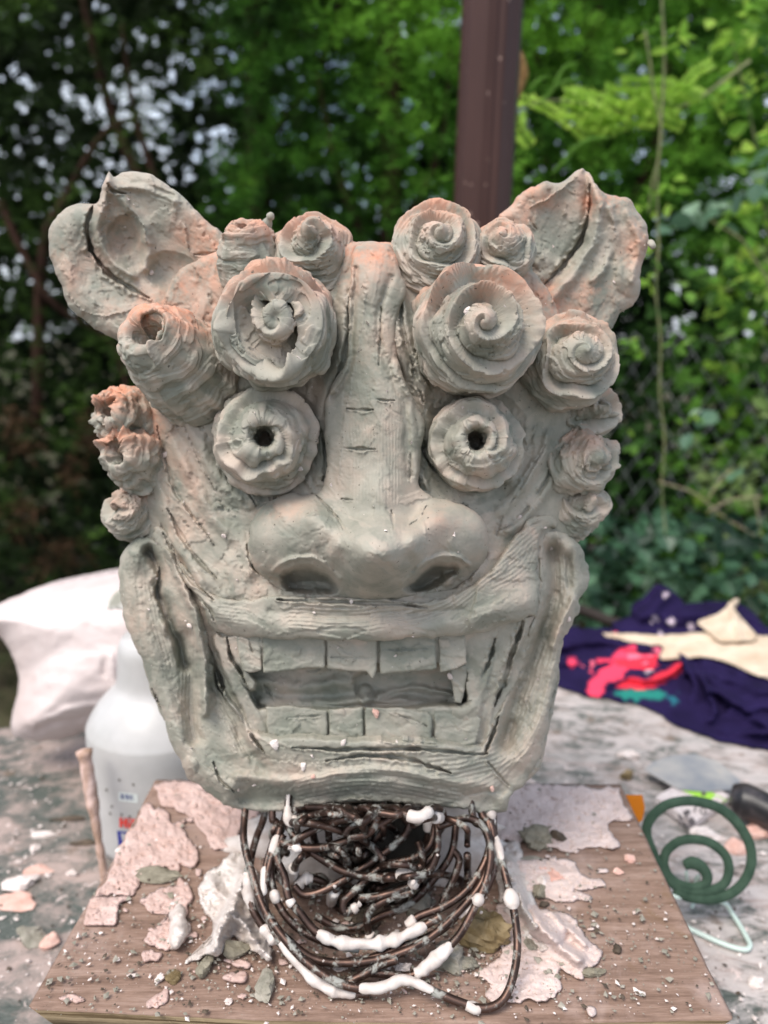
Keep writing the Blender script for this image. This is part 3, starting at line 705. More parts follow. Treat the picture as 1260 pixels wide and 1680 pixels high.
tooth([(599, 1160), (660, 1162), (700, 1168), (708, 1176), (708, 1222), (600, 1216)], 95, 4, 109, [[(640, 1168), (700, 1190)]])
tooth([(712, 1162), (768, 1160), (790, 1180), (780, 1222), (750, 1232), (713, 1226)], 91, 4, 110)

# ---- ears
def ear(outline, c, seed, Y0):
    c.fine(seed, .7); wash(c)
    yc = lambda U, V, H: Y0 - H * K
    o = patch('ear', c, outline, yc, CLAY, head, 2.2, 16, .02, seed, puffy=lambda U, V, D: Y0 + .012 + .012 * np.sqrt(np.clip(D / 22, 0, 1)))
    return o
c = Canvas(70, 265, 400, 600, 1.7, 11)
c.H = rbf([(100, 380, -5), (100, 450, 0), (150, 520, 5), (200, 560, 15), (180, 300, -10), (250, 300, 0), (300, 340, 5), (350, 400, 10), (360, 480, 10), (220, 400, -8), (280, 440, -15), (320, 400, -5), (250, 500, 15), (130, 350, 0)])(c.U, c.V)
c.stroke([(160, 345), (125, 370), (108, 420), (130, 480), (190, 525), (215, 540)], 34, 14, 'soft')
c.smears(110, [[(150, 350), (110, 420), (150, 500), (220, 540)], [(190, 300), (250, 340), (300, 400)], [(300, 320), (340, 390)]], 12, L=(16, 50), W=(7, 20), d=(-2.5, 4))
c.stroke([(176, 290), (168, 330), (160, 380), (180, 425), (215, 450)], 12, 16, 'soft')
c.stroke([(178, 300), (205, 335), (232, 370), (246, 410), (238, 440)], 15, 20, 'soft')
c.stroke([(178, 296), (200, 305), (240, 312), (285, 330)], 8, 10, 'soft')
c.dome(205, 385, 30, 36, -20, .4, .8); c.dome(282, 445, 48, 34, -14, .2, .7); c.dome(265, 320, 30, 10, -8, .4, .8)
c.cut([(152, 338), (143, 365), (145, 395), (158, 425), (185, 455), (215, 473), (246, 489)], 5.5, 30, 4)
c.cut([(176, 300), (184, 312), (205, 318)], 4, 14, 3); c.cut([(318, 418), (355, 416)], 3, 12, 2); c.stroke([(305, 370), (310, 410), (350, 440)], 5, 5, 'lip')
c.stroke([(200, 350), (232, 365), (243, 400)], 4, 6, 'lip'); c.stroke([(105, 480), (150, 515), (200, 512)], 5, 7, 'lip')
ear([(174, 276), (186, 290), (200, 284), (236, 282), (262, 294), (290, 314), (312, 335), (340, 362), (372, 388), (385, 440), (380, 500), (300, 520), (262, 540), (232, 568), (205, 566), (160, 542), (120, 510), (100, 470), (88, 435), (80, 410), (84, 372), (106, 342), (140, 332), (160, 334), (166, 312), (174, 292)], c, 12, .022)
c = Canvas(800, 262, 1090, 580, 1.7, 13)
c.H = rbf([(850, 340, 0), (900, 310, 0), (960, 290, -5), (1040, 360, 0), (1050, 450, 0), (1020, 520, 5), (930, 330, -10), (880, 400, 0), (860, 460, 5), (1000, 440, 10), (930, 480, 15), (940, 400, -14), (980, 360, 2)])(c.U, c.V)
c.smears(90, [[(860, 330), (880, 420)], [(960, 300), (950, 400), (900, 470)], [(1000, 340), (1000, 430), (930, 500)], [(1050, 380), (1040, 480)]], 14, L=(18, 60), W=(7, 20), d=(-2, 3.5))
c.stroke([(962, 285), (966, 330), (955, 385), (930, 430), (895, 470)], 13, -14, 'soft')
c.stroke([(975, 300), (984, 340), (972, 400), (940, 450), (905, 490)], 13, 17, 'soft')
c.stroke([(1000, 340), (1010, 380), (1000, 420), (975, 460)], 9, 10, 'soft'); c.stroke([(1030, 350), (1050, 400), (1035, 460)], 10, 8, 'soft'); c.stroke([(1012, 370), (1003, 425)], 8, -8, 'soft')
c.cut([(968, 300), (969, 335), (959, 380), (938, 418), (900, 458), (880, 480)], 4.2, 22, 4)
c.stroke([(870, 340), (905, 320), (945, 290)], 7, 7, 'lip'); c.cut([(870, 362), (882, 378)], 3, 8, 2); c.dome(880, 420, 30, 18, 8, .4, .7); c.dome(1035, 455, 26, 32, 10, 0, .7)
ear([(958, 275), (970, 290), (984, 308), (1010, 322), (1032, 324), (1042, 345), (1060, 368), (1066, 398), (1056, 430), (1050, 452), (1050, 482), (1038, 502), (1018, 512), (1000, 540), (960, 545), (900, 530), (862, 500), (850, 440), (850, 400), (818, 356), (836, 338), (862, 312), (892, 299), (920, 298), (938, 284), (952, 278)], c, 14, .022)
V, q, t = rock_arrays(P(1069, 400, .022), (.0026, .0022, .0024), 4); part('clay_pellet', (V, q, t), CLAY, head)

# ---- swirling curls and eyes
def swirl(name, base, tip, Rpx, turns, prof, seed, amp=.11, dirn=1, ns=150, nt=200, rough=1.0, up=(0, 0, 1), lean=(0, 0), calm=0.0, mat=None, parent=None, orange=0.0, tintb=0.0):
    bx, by, bh = base; tx, ty, th_ = tip
    B = P(bx, by, -bh * K); T = P(tx, ty, -th_ * K); ax = T - B; L = np.linalg.norm(ax); ax = ax / L
    zc = (B[1] + T[1]) / 2 - CAM[1]; Rm = Rpx / F * zc / ct * 1.0
    e1 = np.cross(ax, np.array(up, float)); e1 /= np.linalg.norm(e1); e2 = np.cross(e1, ax)
    pr = np.asarray(prof, float); pr = spline(pr, step=.02) if len(pr) > 2 else pr
    s_arc = np.concatenate([[0], np.cumsum(np.hypot(np.diff(pr[:, 0]), np.diff(pr[:, 1]) * L / Rm))]); s_arc /= s_arc[-1]
    s = np.linspace(0, 1, ns); r = np.interp(s, s_arc, pr[:, 0]); z = np.interp(s, s_arc, pr[:, 1])
    dr = np.gradient(r); dz = np.gradient(z * L / Rm); nl = np.hypot(dr, dz) + 1e-9; nr = dz / nl; nz = -dr / nl
    TH, S = np.meshgrid(np.linspace(0, 2 * np.pi, nt, endpoint=False), s)
    r_ = r[:, None]; u = TH / (2 * np.pi)
    tot = np.sum(np.hypot(np.diff(pr[:, 0]), np.diff(pr[:, 1]) * L / Rm)); rho = (1 - S) * tot
    qx = np.cos(TH) * rho; qy = np.sin(TH) * rho                 # the surface unrolled flat about its tip
    wob = .24 * vnoise(qx * 1.2, qy * 1.2, seed) + .022 * vnoise(u * 7, S * 14, seed + 1, 7) + .004 * vnoise(u * 30, S * 60, seed + 9, 30)
    wob = wob * np.clip(rho / .35, .1, 1) * (1 - .7 * calm)
    ph = dirn * u + turns * S + wob
    saw = ph % 1.0
    wid = .035 + .03 * np.clip(vnoise(u * 7, S * 6, seed + 2, 7), 0, 1)
    lipf = (saw ** 1.7) * (1 - sst(1 - wid, 1.0, saw)) - .40 - .35 * np.exp(-(saw / .09) ** 2)
    A = amp * np.clip(rho / .5, .25, 1) * ((.14 + .86 * sst(.44, .64, S)) if calm == 0 else (.2 + .8 * sst(.15, .40, S))) * (1 + .75 * (1 - calm) * vnoise(qx * 1.1, qy * 1.1, seed + 4))
    if calm: A = A * (.25 + .75 * sst(.28, .55, r_))
    disp = A * lipf * 1.5
    sc = np.clip(rho / .4, .15, 1) * np.clip(r_ / .45, .12, 1)
    disp += sc * rough * (.008 * vnoise(u * 4, S * 34 + vnoise(u * 3, S * 3, seed + 40, 3), seed + 5, 4) + .004 * vnoise(u * 5, S * 80, seed + 6, 5))
    fl = vnoise(u * 7, S * 17 + .5 * vnoise(u * 12, S * 12, seed + 41, 12), seed + 7, 7) + .16 * vnoise(u * 24, S * 40, seed + 17, 24)
    disp += sc * rough * (.042 * sst(.20, .24, fl) - .034 * sst(.34, .38, -fl))
    f2 = vnoise(u * 4 + S * 3.5 * dirn, S * 4.5, seed + 50, None) * np.sin(np.pi * u) ** .5 + .14 * vnoise(u * 20, S * 36, seed + 51, 20); disp += sc * rough * (.045 * sst(.16, .20, f2) - .03 * sst(.3, .34, -f2))
    disp += rough * (1 - .6 * calm) * .085 * vnoise(qx * 1.5, qy * 1.5, seed + 8) * np.clip(r_ / .5, 0, 1)
    fleck = vnoise(u * 40, S * 40, seed + 12, 40) * vnoise(u * 10, S * 9, seed + 13, 10)
    disp += sc * rough * (.016 * sst(.3, .36, fleck) - .016 * sst(.3, .36, -fleck))
    crest = np.exp(-((saw - (1 - wid) + .02) / .04) ** 2); disp += sc * rough * .022 * crest * vnoise(u * 22, S * 60, seed + 14, 22)
    rr = r_ + disp * nr[:, None]; zz = z[:, None] * L + disp * nz[:, None] * Rm
    lx = lean[0] * S ** 3; ly = lean[1] * S ** 3
    Vv = B + ax * zz[..., None] + (e1 * (np.cos(TH) * rr + lx)[..., None] + e2 * (np.sin(TH) * rr + ly)[..., None]) * Rm
    V = Vv.reshape(-1, 3); i = np.arange(ns - 1)[:, None]; j = np.arange(nt)[None]
    q = np.stack([i * nt + j, i * nt + (j + 1) % nt, (i + 1) * nt + (j + 1) % nt, (i + 1) * nt + j], -1).reshape(-1, 4)
    V = np.concatenate([V, B[None], (B + ax * z[-1] * L + (e1 * lean[0] + e2 * lean[1]) * Rm)[None]]); n = ns * nt; j = np.arange(nt)
    f0 = np.stack([(j + 1) % nt, j, np.full(nt, n)], 1); f1 = np.stack([(ns - 1) * nt + j, (ns - 1) * nt + (j + 1) % nt, np.full(nt, n + 1)], 1)
    tint = tintb + (.55 * vnoise(qx * 2, qy * 2, seed + 20) + .4 * fl + .35 * (saw - .5)).ravel()
    upz = Vv[..., 2]; upz = (upz - upz.min()) / (np.ptp(upz) + 1e-9)
    w = (orange * sst(.55 + .12 * vnoise(qx * 3, qy * 3, seed + 30), .95, upz)).ravel()
    at = {'tint': np.concatenate([tint, [0, 0]]), 'wash': np.concatenate([w, [0, 0]])}
    me = new_mesh(name, V, [q, f0, f1], at, [mat or CLAY]); return link(name, me, parent or head)
PR_SW = [(1.04, -.25), (1.08, 0.0), (1.12, .22), (1.08, .42), (.96, .58), (.78, .70), (.58, .80), (.38, .90), (.18, 1.0), (.06, 1.06)]
PR_BOW = [(1.04, -.25), (1.08, 0.0), (1.08, .3), (1.0, .55), (.90, .74), (.78, .82), (.64, .76), (.46, .66), (.36, .74), (.24, .86), (.12, .88), (.04, .86)]
PR_HOL = [(1.08, -.3), (1.10, 0.0), (1.06, .3), (.94, .6), (.80, .84), (.62, .98), (.46, 1.0), (.36, .92), (.31, .7), (.25, .5), (.12, .45), (.03, .45)]
PR_EYE = [(1.0, -.4), (1.05, 0.0), (1.05, .2), (.99, .42), (.88, .62), (.72, .80), (.55, .92), (.40, 1.0), (.28, 1.0), (.21, .85), (.19, .5), (.17, .1), (.08, 0.0), (.02, 0.0)]
PR_CON = [(1.05, -.3), (1.08, 0), (1.02, .25), (.86, .45), (.64, .62), (.42, .78), (.24, .92), (.10, 1.0), (.03, 1.03)]
swirl('hair_curl', (455, 540, 50), (453, 524, 205), 90, 3.4, PR_BOW, 201, .21, 1, 230, 300, orange=.7, lean=(.0, .06))
swirl('hair_curl', (770, 548, 50), (806, 528, 205), 88, 5.2, PR_SW, 205, .19, -1, 230, 300, orange=.8, lean=(.12, .02))
swirl('hair_curl', (312, 612, 10), (232, 540, 100), 70, 2.4, PR_HOL, 209, .085, 1, 190, 240, rough=.8, orange=1.0)
swirl('hair_curl', (920, 600, -10), (962, 574, 110), 66, 4.4, PR_SW, 213, .19, -1, 180, 240, orange=.6)
swirl('hair_curl', (412, 440, 10), (400, 364, 34), 44, 2.0, PR_HOL, 217, .10, 1, 130, 170, orange=.8)
swirl('hair_curl', (515, 430, -10), (508, 372, 75), 62, 3.0, PR_CON, 221, .20, 1, 180, 230, orange=.7)
swirl('hair_curl', (712, 430, -10), (722, 376, 80), 64, 4.2, PR_SW, 225, .18, -1, 180, 230, orange=.8)
swirl('hair_curl', (822, 425, -20), (822, 384, 50), 44, 2.8, PR_SW, 229, .18, -1, 130, 180, orange=.8)
swirl('hair_curl', (236, 700, -60), (172, 668, 25), 46, 2.0, PR_HOL, 233, .22, 1, 110, 150, rough=1.6, orange=1.3)
swirl('hair_curl', (248, 765, -40), (190, 740, 50), 47, 1.8, PR_HOL, 237, .22, -1, 110, 150, rough=1.5, orange=1.0)
swirl('hair_curl', (240, 842, -50), (184, 828, 30), 50, 1.6, PR_CON, 241, .16, 1, 110, 150, rough=1.6, orange=.5)
swirl('hair_curl', (945, 680, -60), (998, 664, 10), 50, 2.0, PR_CON, 245, .2, 1, 110, 150, rough=1.6, orange=.7)
swirl('hair_curl', (935, 760, -40), (984, 750, 45), 52, 2.4, PR_SW, 249, .2, -1, 120, 160, rough=1.6, orange=.5)
swirl('hair_curl', (930, 832, -50), (978, 820, 20), 50, 1.8, PR_CON, 253, .18, 1, 110, 150, rough=1.5, orange=.3)
for x, y, Yd, s_ in [(1016, 679, .005, 5), (1003, 768, -.004, 8), (1000, 822, .0, 7), (150, 682, .004, 7), (988, 742, -.01, 7), (446, 350, .0, 7), (168, 748, -.004, 8)]:
    inn = np.array([x, y]) + 34 * unit(np.array([600 - x, 720 - y])) if y > 400 else np.array([x - 10, y + 22]); tt_ = np.linspace(0, 1, 9)[:, None]; xy = inn + (np.array([x, y]) - inn) * tt_
    part('clay_nub', tube_arrays(P(xy[:, 0], xy[:, 1], Yd + .004 * (1 - tt_[:, 0])), s_ * K * np.interp(tt_[:, 0], [0, .6, .85, 1], [1.5, .7, .95, .5]) * (1 + .2 * vnoise(tt_[:, 0] * 7, tt_[:, 0] * 0 + x, 3)), 10), CLAY, head)
swirl('eye', (437, 724, 30), (431, 716, 150), 81, 4.4, PR_EYE, 261, .135, 1, 230, 280, rough=1.0, calm=.9, tintb=.25)
swirl('eye', (778, 730, 30), (783, 719, 150), 76, 4.6, PR_EYE, 265, .135, -1, 230, 280, rough=1.0, calm=.9, tintb=.2)

# ---- the mass of clay behind the face
th = np.linspace(0, np.pi, 60)
Vc, qc, tc = lathe_arrays([(max(.001, math.sin(a)), -math.cos(a)) for a in th], seg=90)
Vc = Vc / (np.abs(Vc) ** 3).sum(1)[:, None] ** (1 / 3) * .97
Vc = Vc * np.array([.105, .075, .135]) + np.array([-.003, .060, .235])
Vc += (Vc - np.array([0, .06, .235])) * (.06 * fbm(Vc[:, 0] * 30 + 5, Vc[:, 2] * 30 + Vc[:, 1] * 25, 5))[:, None]
part('back_of_head', (Vc, qc, tc), CLAY, head, attrs={'tint': fbm(Vc[:, 0] * 40, Vc[:, 2] * 40, 9), 'wash': np.clip((Vc[:, 2] - .3) * 12, 0, 1)})
# ------------------------------------------------------------------ ground, table, pole, fence, vegetation
TZ = -0.10                                    # table top height
GZ = -0.86                                    # ground
m = M('soil', .95, .1); f = m.noise(6, 6, .65)
m.color(m.ramp(f, (.3, (.035, .03, .02)), (.55, (.075, .07, .04)), (.75, (.05, .085, .03)))); m.bump(m.noise(40, 5), .6, .02)
gn = 60; gx, gy = np.meshgrid(np.linspace(-60, 60, gn), np.linspace(-30, 120, gn)); gz = GZ + .04 * fbm(gx / 3, gy / 3, 3)
i = np.arange(gn - 1)[:, None]; j = np.arange(gn - 1)[None]
gq = np.stack([i * gn + j, i * gn + j + 1, (i + 1) * gn + j + 1, (i + 1) * gn + j], -1).reshape(-1, 4)
link('ground', new_mesh('ground', np.stack([gx, gy, gz], -1).reshape(-1, 3), [gq], None, [m.m]), None, kind='structure')

# table
m = M('painted_table', .5, .4)
n1 = m.noise(11, 7, .66, .6, stretch=(1, 1.7, 1)); n2 = m.noise(55, 6, .7, .4); n3 = m.noise(5, 3, .5); n4 = m.noise(150, 4, .6, stretch=(1, 3, 1))
base = m.ramp(n4, (.35, (.050, .062, .052)), (.65, (.115, .125, .110)))
dust = m.step(m.math('ADD', n1, m.math('MULTIPLY', n2, .5)), .64, .90)
c = m.mix(m.math('MULTIPLY', dust, .9), base, (.40, .31, .275, 1))
sx = m.n('SeparateXYZ'); m.l(m.co, sx.inputs[0])
side = m.step(m.math('ADD', sx.outputs[0], m.math('MULTIPLY', n3, .3)), .10, .42)
pale = m.step(m.math('ADD', m.noise(24, 6, .7, 1.2, stretch=(1, 2.4, 1)), m.math('MULTIPLY', n2, .35)), .52, .80)
c = m.mix(m.math('MULTIPLY', m.math('MULTIPLY', side, pale), .92), c, (.50, .45, .425, 1))
c = m.mix(m.step(m.noise(80, 5, .7, .8), .62, .68), c, (.64, .52, .48, 1))
c = m.mix(m.math('MULTIPLY', m.step(m.noise(30, 5, .6), .60, .70), .7), c, (.17, .12, .085, 1))
m.color(c); m.bump(m.math('ADD', m.math('MULTIPLY', dust, .8), n2), .5, .0015); TABLE = m.m
tb = thing('work_table', 'old green painted worktable splashed with pink plaster, under the wooden board', 'table', (0, .1, GZ))
a_, b_ = PZ(-500, 1192, TZ), PZ(0, 1195, TZ); c_, d_ = PZ(1000, 1108, TZ), PZ(1700, 1080, TZ)
top = [(-1.2, -.75), (1.3, -.75), (1.3, d_[1] + .02), (c_[0], c_[1]), (b_[0], b_[1]), (-1.2, b_[1] - .02)]
V = np.array([[x, y, z] for z in (TZ - .03, TZ) for x, y in top])
me = bpy.data.meshes.new('tabletop'); me.from_pydata([tuple(v) for v in V], [], [list(range(5, -1, -1)), list(range(6, 12))] + [[k, (k + 1) % 6, 6 + (k + 1) % 6, 6 + k] for k in range(6)])
me.materials.append(TABLE); me.update(); link('tabletop', me, tb)
m = M('table_leg', .6); m.color(m.ramp(m.noise(12), (.3, (.05, .05, .045)), (.7, (.12, .10, .085)))); LEG = m.m
for x, y in ((-1.1, -.65), (1.2, -.65), (-1.1, .25), (1.2, .45)): part('leg', box_arrays((x, y, (GZ + TZ - .03) / 2), (.06, .06, TZ - .03 - GZ), 0, .004), LEG, tb)

# pole
m = M('brown_metal', .38, .25); f = m.noise(9, 4, .6, stretch=(1, 1, .3))
c = m.ramp(f, (.3, (.034, .013, .009)), (.7, (.058, .025, .019)))
sp = m.step(m.noise(75, 3, .5), .70, .73); c = m.mix(sp, c, (.35, .24, .20, 1)); m.color(c); m.bump(m.noise(200), .1, .001); POLE = m.m
Yp = .75; t0, t1 = P(809, 0, Yp), P(791, 350, Yp); ax = (t0 - t1) / (t0[2] - t1[2]); lo = t1 + ax * (GZ - t1[2]); hi = t1 + ax * (2.1 - t1[2])
nseg = 120; th = np.linspace(0, 2 * np.pi, nseg, endpoint=False); rp = .0405 * (1 + .035 * np.clip(np.sin(th * 10 + 1.2), -.3, 1) ** 1 - .045 * (np.abs(np.sin(th * 2.5 + .4)) < .16))
zs = np.linspace(0, 1, 24); V = np.array([lo + (hi - lo) * z + np.stack([rp * np.cos(th), rp * np.sin(th), th * 0], 1) for z in zs]).reshape(-1, 3)
i = np.arange(23)[:, None]; j = np.arange(nseg)[None]
q = np.stack([i * nseg + j, i * nseg + (j + 1) % nseg, (i + 1) * nseg + (j + 1) % nseg, (i + 1) * nseg + j], -1).reshape(-1, 4)
pl = thing('metal_pole', 'dark brown fluted metal pole standing behind the clay head', 'pole', lo)
link('shaft', new_mesh('shaft', V, [q], None, [POLE]), pl)
part('foot_plate', box_arrays(lo + [0, 0, .008], (.16, .16, .012), 0, .002), POLE, pl)
# brown dry bark flap hanging behind the pole
m = M('dry_leaf', .8); m.color(m.ramp(m.noise(60, 4, stretch=(3, 1, 1)), (.35, (.17, .09, .03)), (.65, (.42, .25, .09)))); DRY = m.m
cvl = Canvas(815, 60, 880, 200, 3, 3); cvl.H = 6 * np.sin((cvl.U - 815) / 9) + 3 * vnoise(cvl.U / 8, cvl.V / 20, 4)
o = patch('dry_leaf', cvl, [(830, 72), (856, 82), (866, 120), (858, 150), (846, 170), (828, 165)], lambda u, v, H: .86 - H * .0006, DRY, None, 1.5, 4, .004, 5)
tag(o, 'curled orange brown dry leaf caught beside the brown pole', 'dry leaf')

# chain-link fence
m = M('fence_wire', .5, .5); m.color((.30, .32, .31, 1)); WIRE = m.m
fp = thing('chain_link_fence', 'grey chain link fence overgrown with weeds behind the table', 'fence', P(1100, 900, 1.5) * [1, 1, 0] + [0, 0, GZ])
f0, f1 = np.array([.30, 1.95]), np.array([2.3, 1.15]); fd = (f1 - f0); fl_ = np.linalg.norm(fd); fd = fd / fl_
zt, zb = .33, GZ; hh = zt - zb; pitch = .062
base_me = {}
for sgn in (1, -1):
    n = 26; s_ = np.linspace(0, 1, n); zig = .0035 * np.where(np.arange(n) % 2, 1, -1)
    run = hh * .62
    pts = np.stack([fd[0] * run * s_ * sgn - fd[1] * zig, fd[1] * run * s_ * sgn + fd[0] * zig, zb + hh * s_], 1)
    Vt, qt, tt = tube_arrays(pts, .0014, 5); Vv, ff = merge([(Vt, qt, tt)]); base_me[sgn] = new_mesh('wire', Vv, ff, None, [WIRE])
k = 0
while k * pitch < fl_ + hh * .62:
    for sgn in (1, -1):
        o = link('wire', base_me[sgn], fp); off = k * pitch - (hh * .62 if sgn > 0 else 0)
        if -hh * .62 <= off <= fl_ + hh * .62:
            o.location = (f0[0] + fd[0] * off, f0[1] + fd[1] * off, 0)
    k += 1
for s_ in (0, .5, 1): 
    b = [f0[0] + fd[0] * fl_ * s_, f0[1] + fd[1] * fl_ * s_]
    part('post', tube_arrays([[b[0], b[1], GZ], [b[0], b[1], zt + .02]], .022, 12), WIRE, fp)

# ---- foliage
def leafmat(name, stops, trans=.35, rough=.8, spec=.12):
    m = M(name, rough, spec); c = m.ramp(m.attr('var'), *stops); m.color(c)
    tr = m.n('BsdfTranslucent'); m.l(c, tr.inputs[0]); mx = m.n('MixShader'); mx.inputs[0].default_value = trans
    m.l(m.b.outputs[0], mx.inputs[1]); m.l(tr.outputs[0], mx.inputs[2]); m.l(mx.outputs[0], m.out.inputs[0]); return m.m

def conifer(O, L, seed, droop=.25, k=9, fat=.15, var=None, outward=None):
    """feathery sprays: O (n,3) origins, L (n,) lengths -> verts, tris, var"""
    rs = np.random.RandomState(seed); n = len(O)
    a = rs.uniform(0, 2 * np.pi, n); d = np.stack([np.cos(a), np.sin(a), rs.uniform(-.3, 1.1, n)], 1)
    if outward is not None: d = d + outward * .8
    d = unit(d); b = unit(np.cross(d, rs.normal(size=(n, 3)))); V = []; n_ = 0
    for i in range(k):
        s = i / k; sg = 1 if i % 2 else -1
        base = O + d * (L * s)[:, None]; base[:, 2] -= droop * L * s * s
        ll = L * (.55 * (1 - s) + .18)
        sd = unit(d * .75 + b * sg * .75 + rs.normal(size=(n, 3)) * .12); tip = base + sd * ll[:, None]; tip[:, 2] -= droop * ll * .3
        w = unit(np.cross(sd, np.cross(d, b) + rs.normal(size=(n, 3)) * .5)) * (ll * fat)[:, None]
        V.append(np.stack([base - w * .4, base * .45 + tip * .55 + w, tip], 1))
    V = np.stack(V, 1).reshape(-1, 3); T = np.arange(len(V)).reshape(-1, 3)
    v = np.repeat(var if var is not None else rs.uniform(0, 1, n), 3 * k); v = np.clip(v + rs.uniform(-.08, .08, len(v)), 0, 1)
    return V, T, v
def broad(O, L, seed, aspect=.55, var=None, up=.4):
    rs = np.random.RandomState(seed); n = len(O)
    d = unit(rs.normal(size=(n, 3)) * [1, 1, .6]); nn = unit(rs.normal(size=(n, 3)) + [0, -.4, up * 3]); b = unit(np.cross(d, nn)); nn = np.cross(b, d)
    Lc = L[:, None]; ts = [(0, 0, 0), (.25, .8, .06), (.6, 1, .04), (1, 0, -.12), (.6, -1, .04), (.25, -.8, .06), (.5, 0, -.05)]
    V = np.stack([O + d * Lc * t - b * 0 + b * Lc * aspect * .5 * w + nn * Lc * z for t, w, z in ts], 1).reshape(-1, 3)
    f = np.array([[0, 1, 6], [1, 2, 6], [2, 3, 6], [3, 4, 6], [4, 5, 6], [5, 0, 6]])
    T = (np.arange(n)[:, None, None] * 7 + f[None]).reshape(-1, 3)
    v = np.repeat(var if var is not None else rs.uniform(0, 1, n), 7); return V, T, v
def add_leaves(b, mt, parent, vf=lambda v: v):
    for i in range(len(b[0]) // 7): link('leaf', new_mesh('leaf', b[0][i * 7:i * 7 + 7], [b[1][:6]], {'var': vf(b[2][i * 7:i * 7 + 7])}, [mt], False), parent)
def cloud(n, x0, x1, y0, y1, Y0, Y1, seed, acc=None):
    rs = np.random.RandomState(seed); px = rs.uniform(x0, x1, n); py = rs.uniform(y0, y1, n); Y = rs.uniform(Y0, Y1, n)
    if acc is not None:
        k = rs.uniform(0, 1, n) < acc(px, py); px, py, Y = px[k], py[k], Y[k]
    return px, py, Y
def holes(px, py):
    h = np.zeros_like(px)
    for x, y, rx, ry, a in [(235, 60, 38, 40, .9), (290, 85, 40, 50, 1.0), (340, 110, 40, 60, 1.1), (350, 145, 25, 40, 1), (210, 130, 38, 40, .7), (130, 60, 18, 25, .55), (270, 170, 60, 35, .9), (365, 215, 30, 35, 1.1), (140, 180, 35, 30, .8), (240, 220, 40, 25, .7), (60, 270, 70, 45, .6), (130, 290, 30, 50, .85), (20, 120, 30, 20, .5),
                            (280, 10, 12, 12, .8), (335, 15, 10, 30, 1), (460, 80, 12, 18, .8), (475, 195, 16, 34, .9), (400, 160, 14, 12, .8), (440, 170, 20, 20, .4), (190, 260, 30, 20, .6), (165, 915, 36, 34, .8), (10, 880, 16, 40, .7), (40, 850, 14, 14, .6), (110, 620, 24, 30, .55), (475, 120, 10, 10, .5), (212, 50, 10, 30, .8)]:
        h = np.maximum(h, a * np.exp(-((px - x) / rx) ** 2 - ((py - y) / ry) ** 2))
    return h
def accA(px, py):
    h = holes(px, py); n = .5 + .75 * vnoise(px / 9, py / 9, 5) + .25 * vnoise(px / 26, py / 26, 6)
    return np.where(h * .48 > .62 + n * .9, 0.0, 1.0)
DARKC = leafmat('backlit_conifer', [(.0, (.012, .020, .007)), (.5, (.030, .060, .013)), (1., (.09, .17, .03))], .25)  # backlit darkness of the left tree is put into this leaf colour
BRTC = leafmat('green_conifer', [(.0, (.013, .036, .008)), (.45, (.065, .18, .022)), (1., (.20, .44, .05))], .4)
BROWNC = leafmat('brown_foliage', [(.0, (.03, .018, .01)), (.5, (.075, .04, .022)), (1., (.14, .08, .045))], .2)
m = M('bark', .9, .1); m.color(m.ramp(m.noise(25, 5, .7, stretch=(1, 1, .2)), (.3, (.022, .012, .009)), (.7, (.085, .045, .032)))); m.bump(m.noise(60, 5, stretch=(1, 1, .2)), .8, .01); BARK = m.m
def limb(pts, r0, r1, Y=None):
    p = spl3(np.array([P(x, y, Yy) for x, y, Yy in pts]), 8); return tube_arrays(p, np.linspace(r0, r1, len(p)), 8)
def tree(name, label, trunks, branches, crowns, group=None, base=None):
    t = thing(name, label, 'tree', base)
    if group: t['group'] = group
    for b in trunks: part('trunk', limb(*b), BARK, t)
    for b in branches: part('branch', limb(*b), BARK, t)
    for (V, T, v), mt in crowns: link('crown', new_mesh('crown', V, [T], {'var': v}, [mt], False), t)
    return t
def gnd(x, y, Y): p = P(x, y, Y); return (p[0], p[1], GZ)
# dark conifer, left
px, py, Y = cloud(21000, -420, 620, -420, 1180, 1.7, 2.4, 21, accA)
va = np.clip(.38 + .45 * vnoise(px / 55, py / 55, 8) + .25 * vnoise(px / 18, py / 18, 9), 0, 1)
cA = conifer(P(px, py, Y), np.random.RandomState(1).uniform(.022, .06, len(px)), 31, .5, 7, .15, va)
px, py, Y = cloud(2200, -60, 330, 640, 930, 1.75, 2.0, 22, lambda a, b: (vnoise(a / 40, b / 70, 12) > .12) * 1.0 * (holes(a, b) < .3))
cB = conifer(P(px, py, Y), np.random.RandomState(2).uniform(.04, .09, len(px)), 32, 1.6, 7, .09)
tree('conifer_tree', 'conifer at the left, leaves coloured dark as if backlit, with sky showing through its crown', [([(430, 1350, 2.1), (432, 700, 2.1), (425, 330, 2.1), (418, -60, 2.1), (410, -500, 2.1)], .05, .03)],
     [([(430, 600, 2.1), (300, 420, 2.0), (200, 230, 2.0), (150, 60, 1.95), (120, -100, 1.9)], .022, .008), ([(300, 420, 2.0), (240, 250, 2.0), (215, 160, 2.0), (200, 40, 2.0)], .014, .006),
      ([(60, 700, 2.0), (70, 420, 1.95), (110, 320, 1.95), (170, 220, 1.95), (230, 190, 1.95)], .02, .006), ([(0, 330, 1.9), (40, 420, 1.9), (90, 500, 1.9), (180, 560, 2.0), (210, 640, 2.0)], .012, .009), ([(424, 250, 2.1), (520, 120, 2.0), (560, 0, 2.0)], .014, .005)],
     [(cA, DARKC), (cB, BROWNC)], 'conifers behind the table', gnd(430, 1350, 2.1))
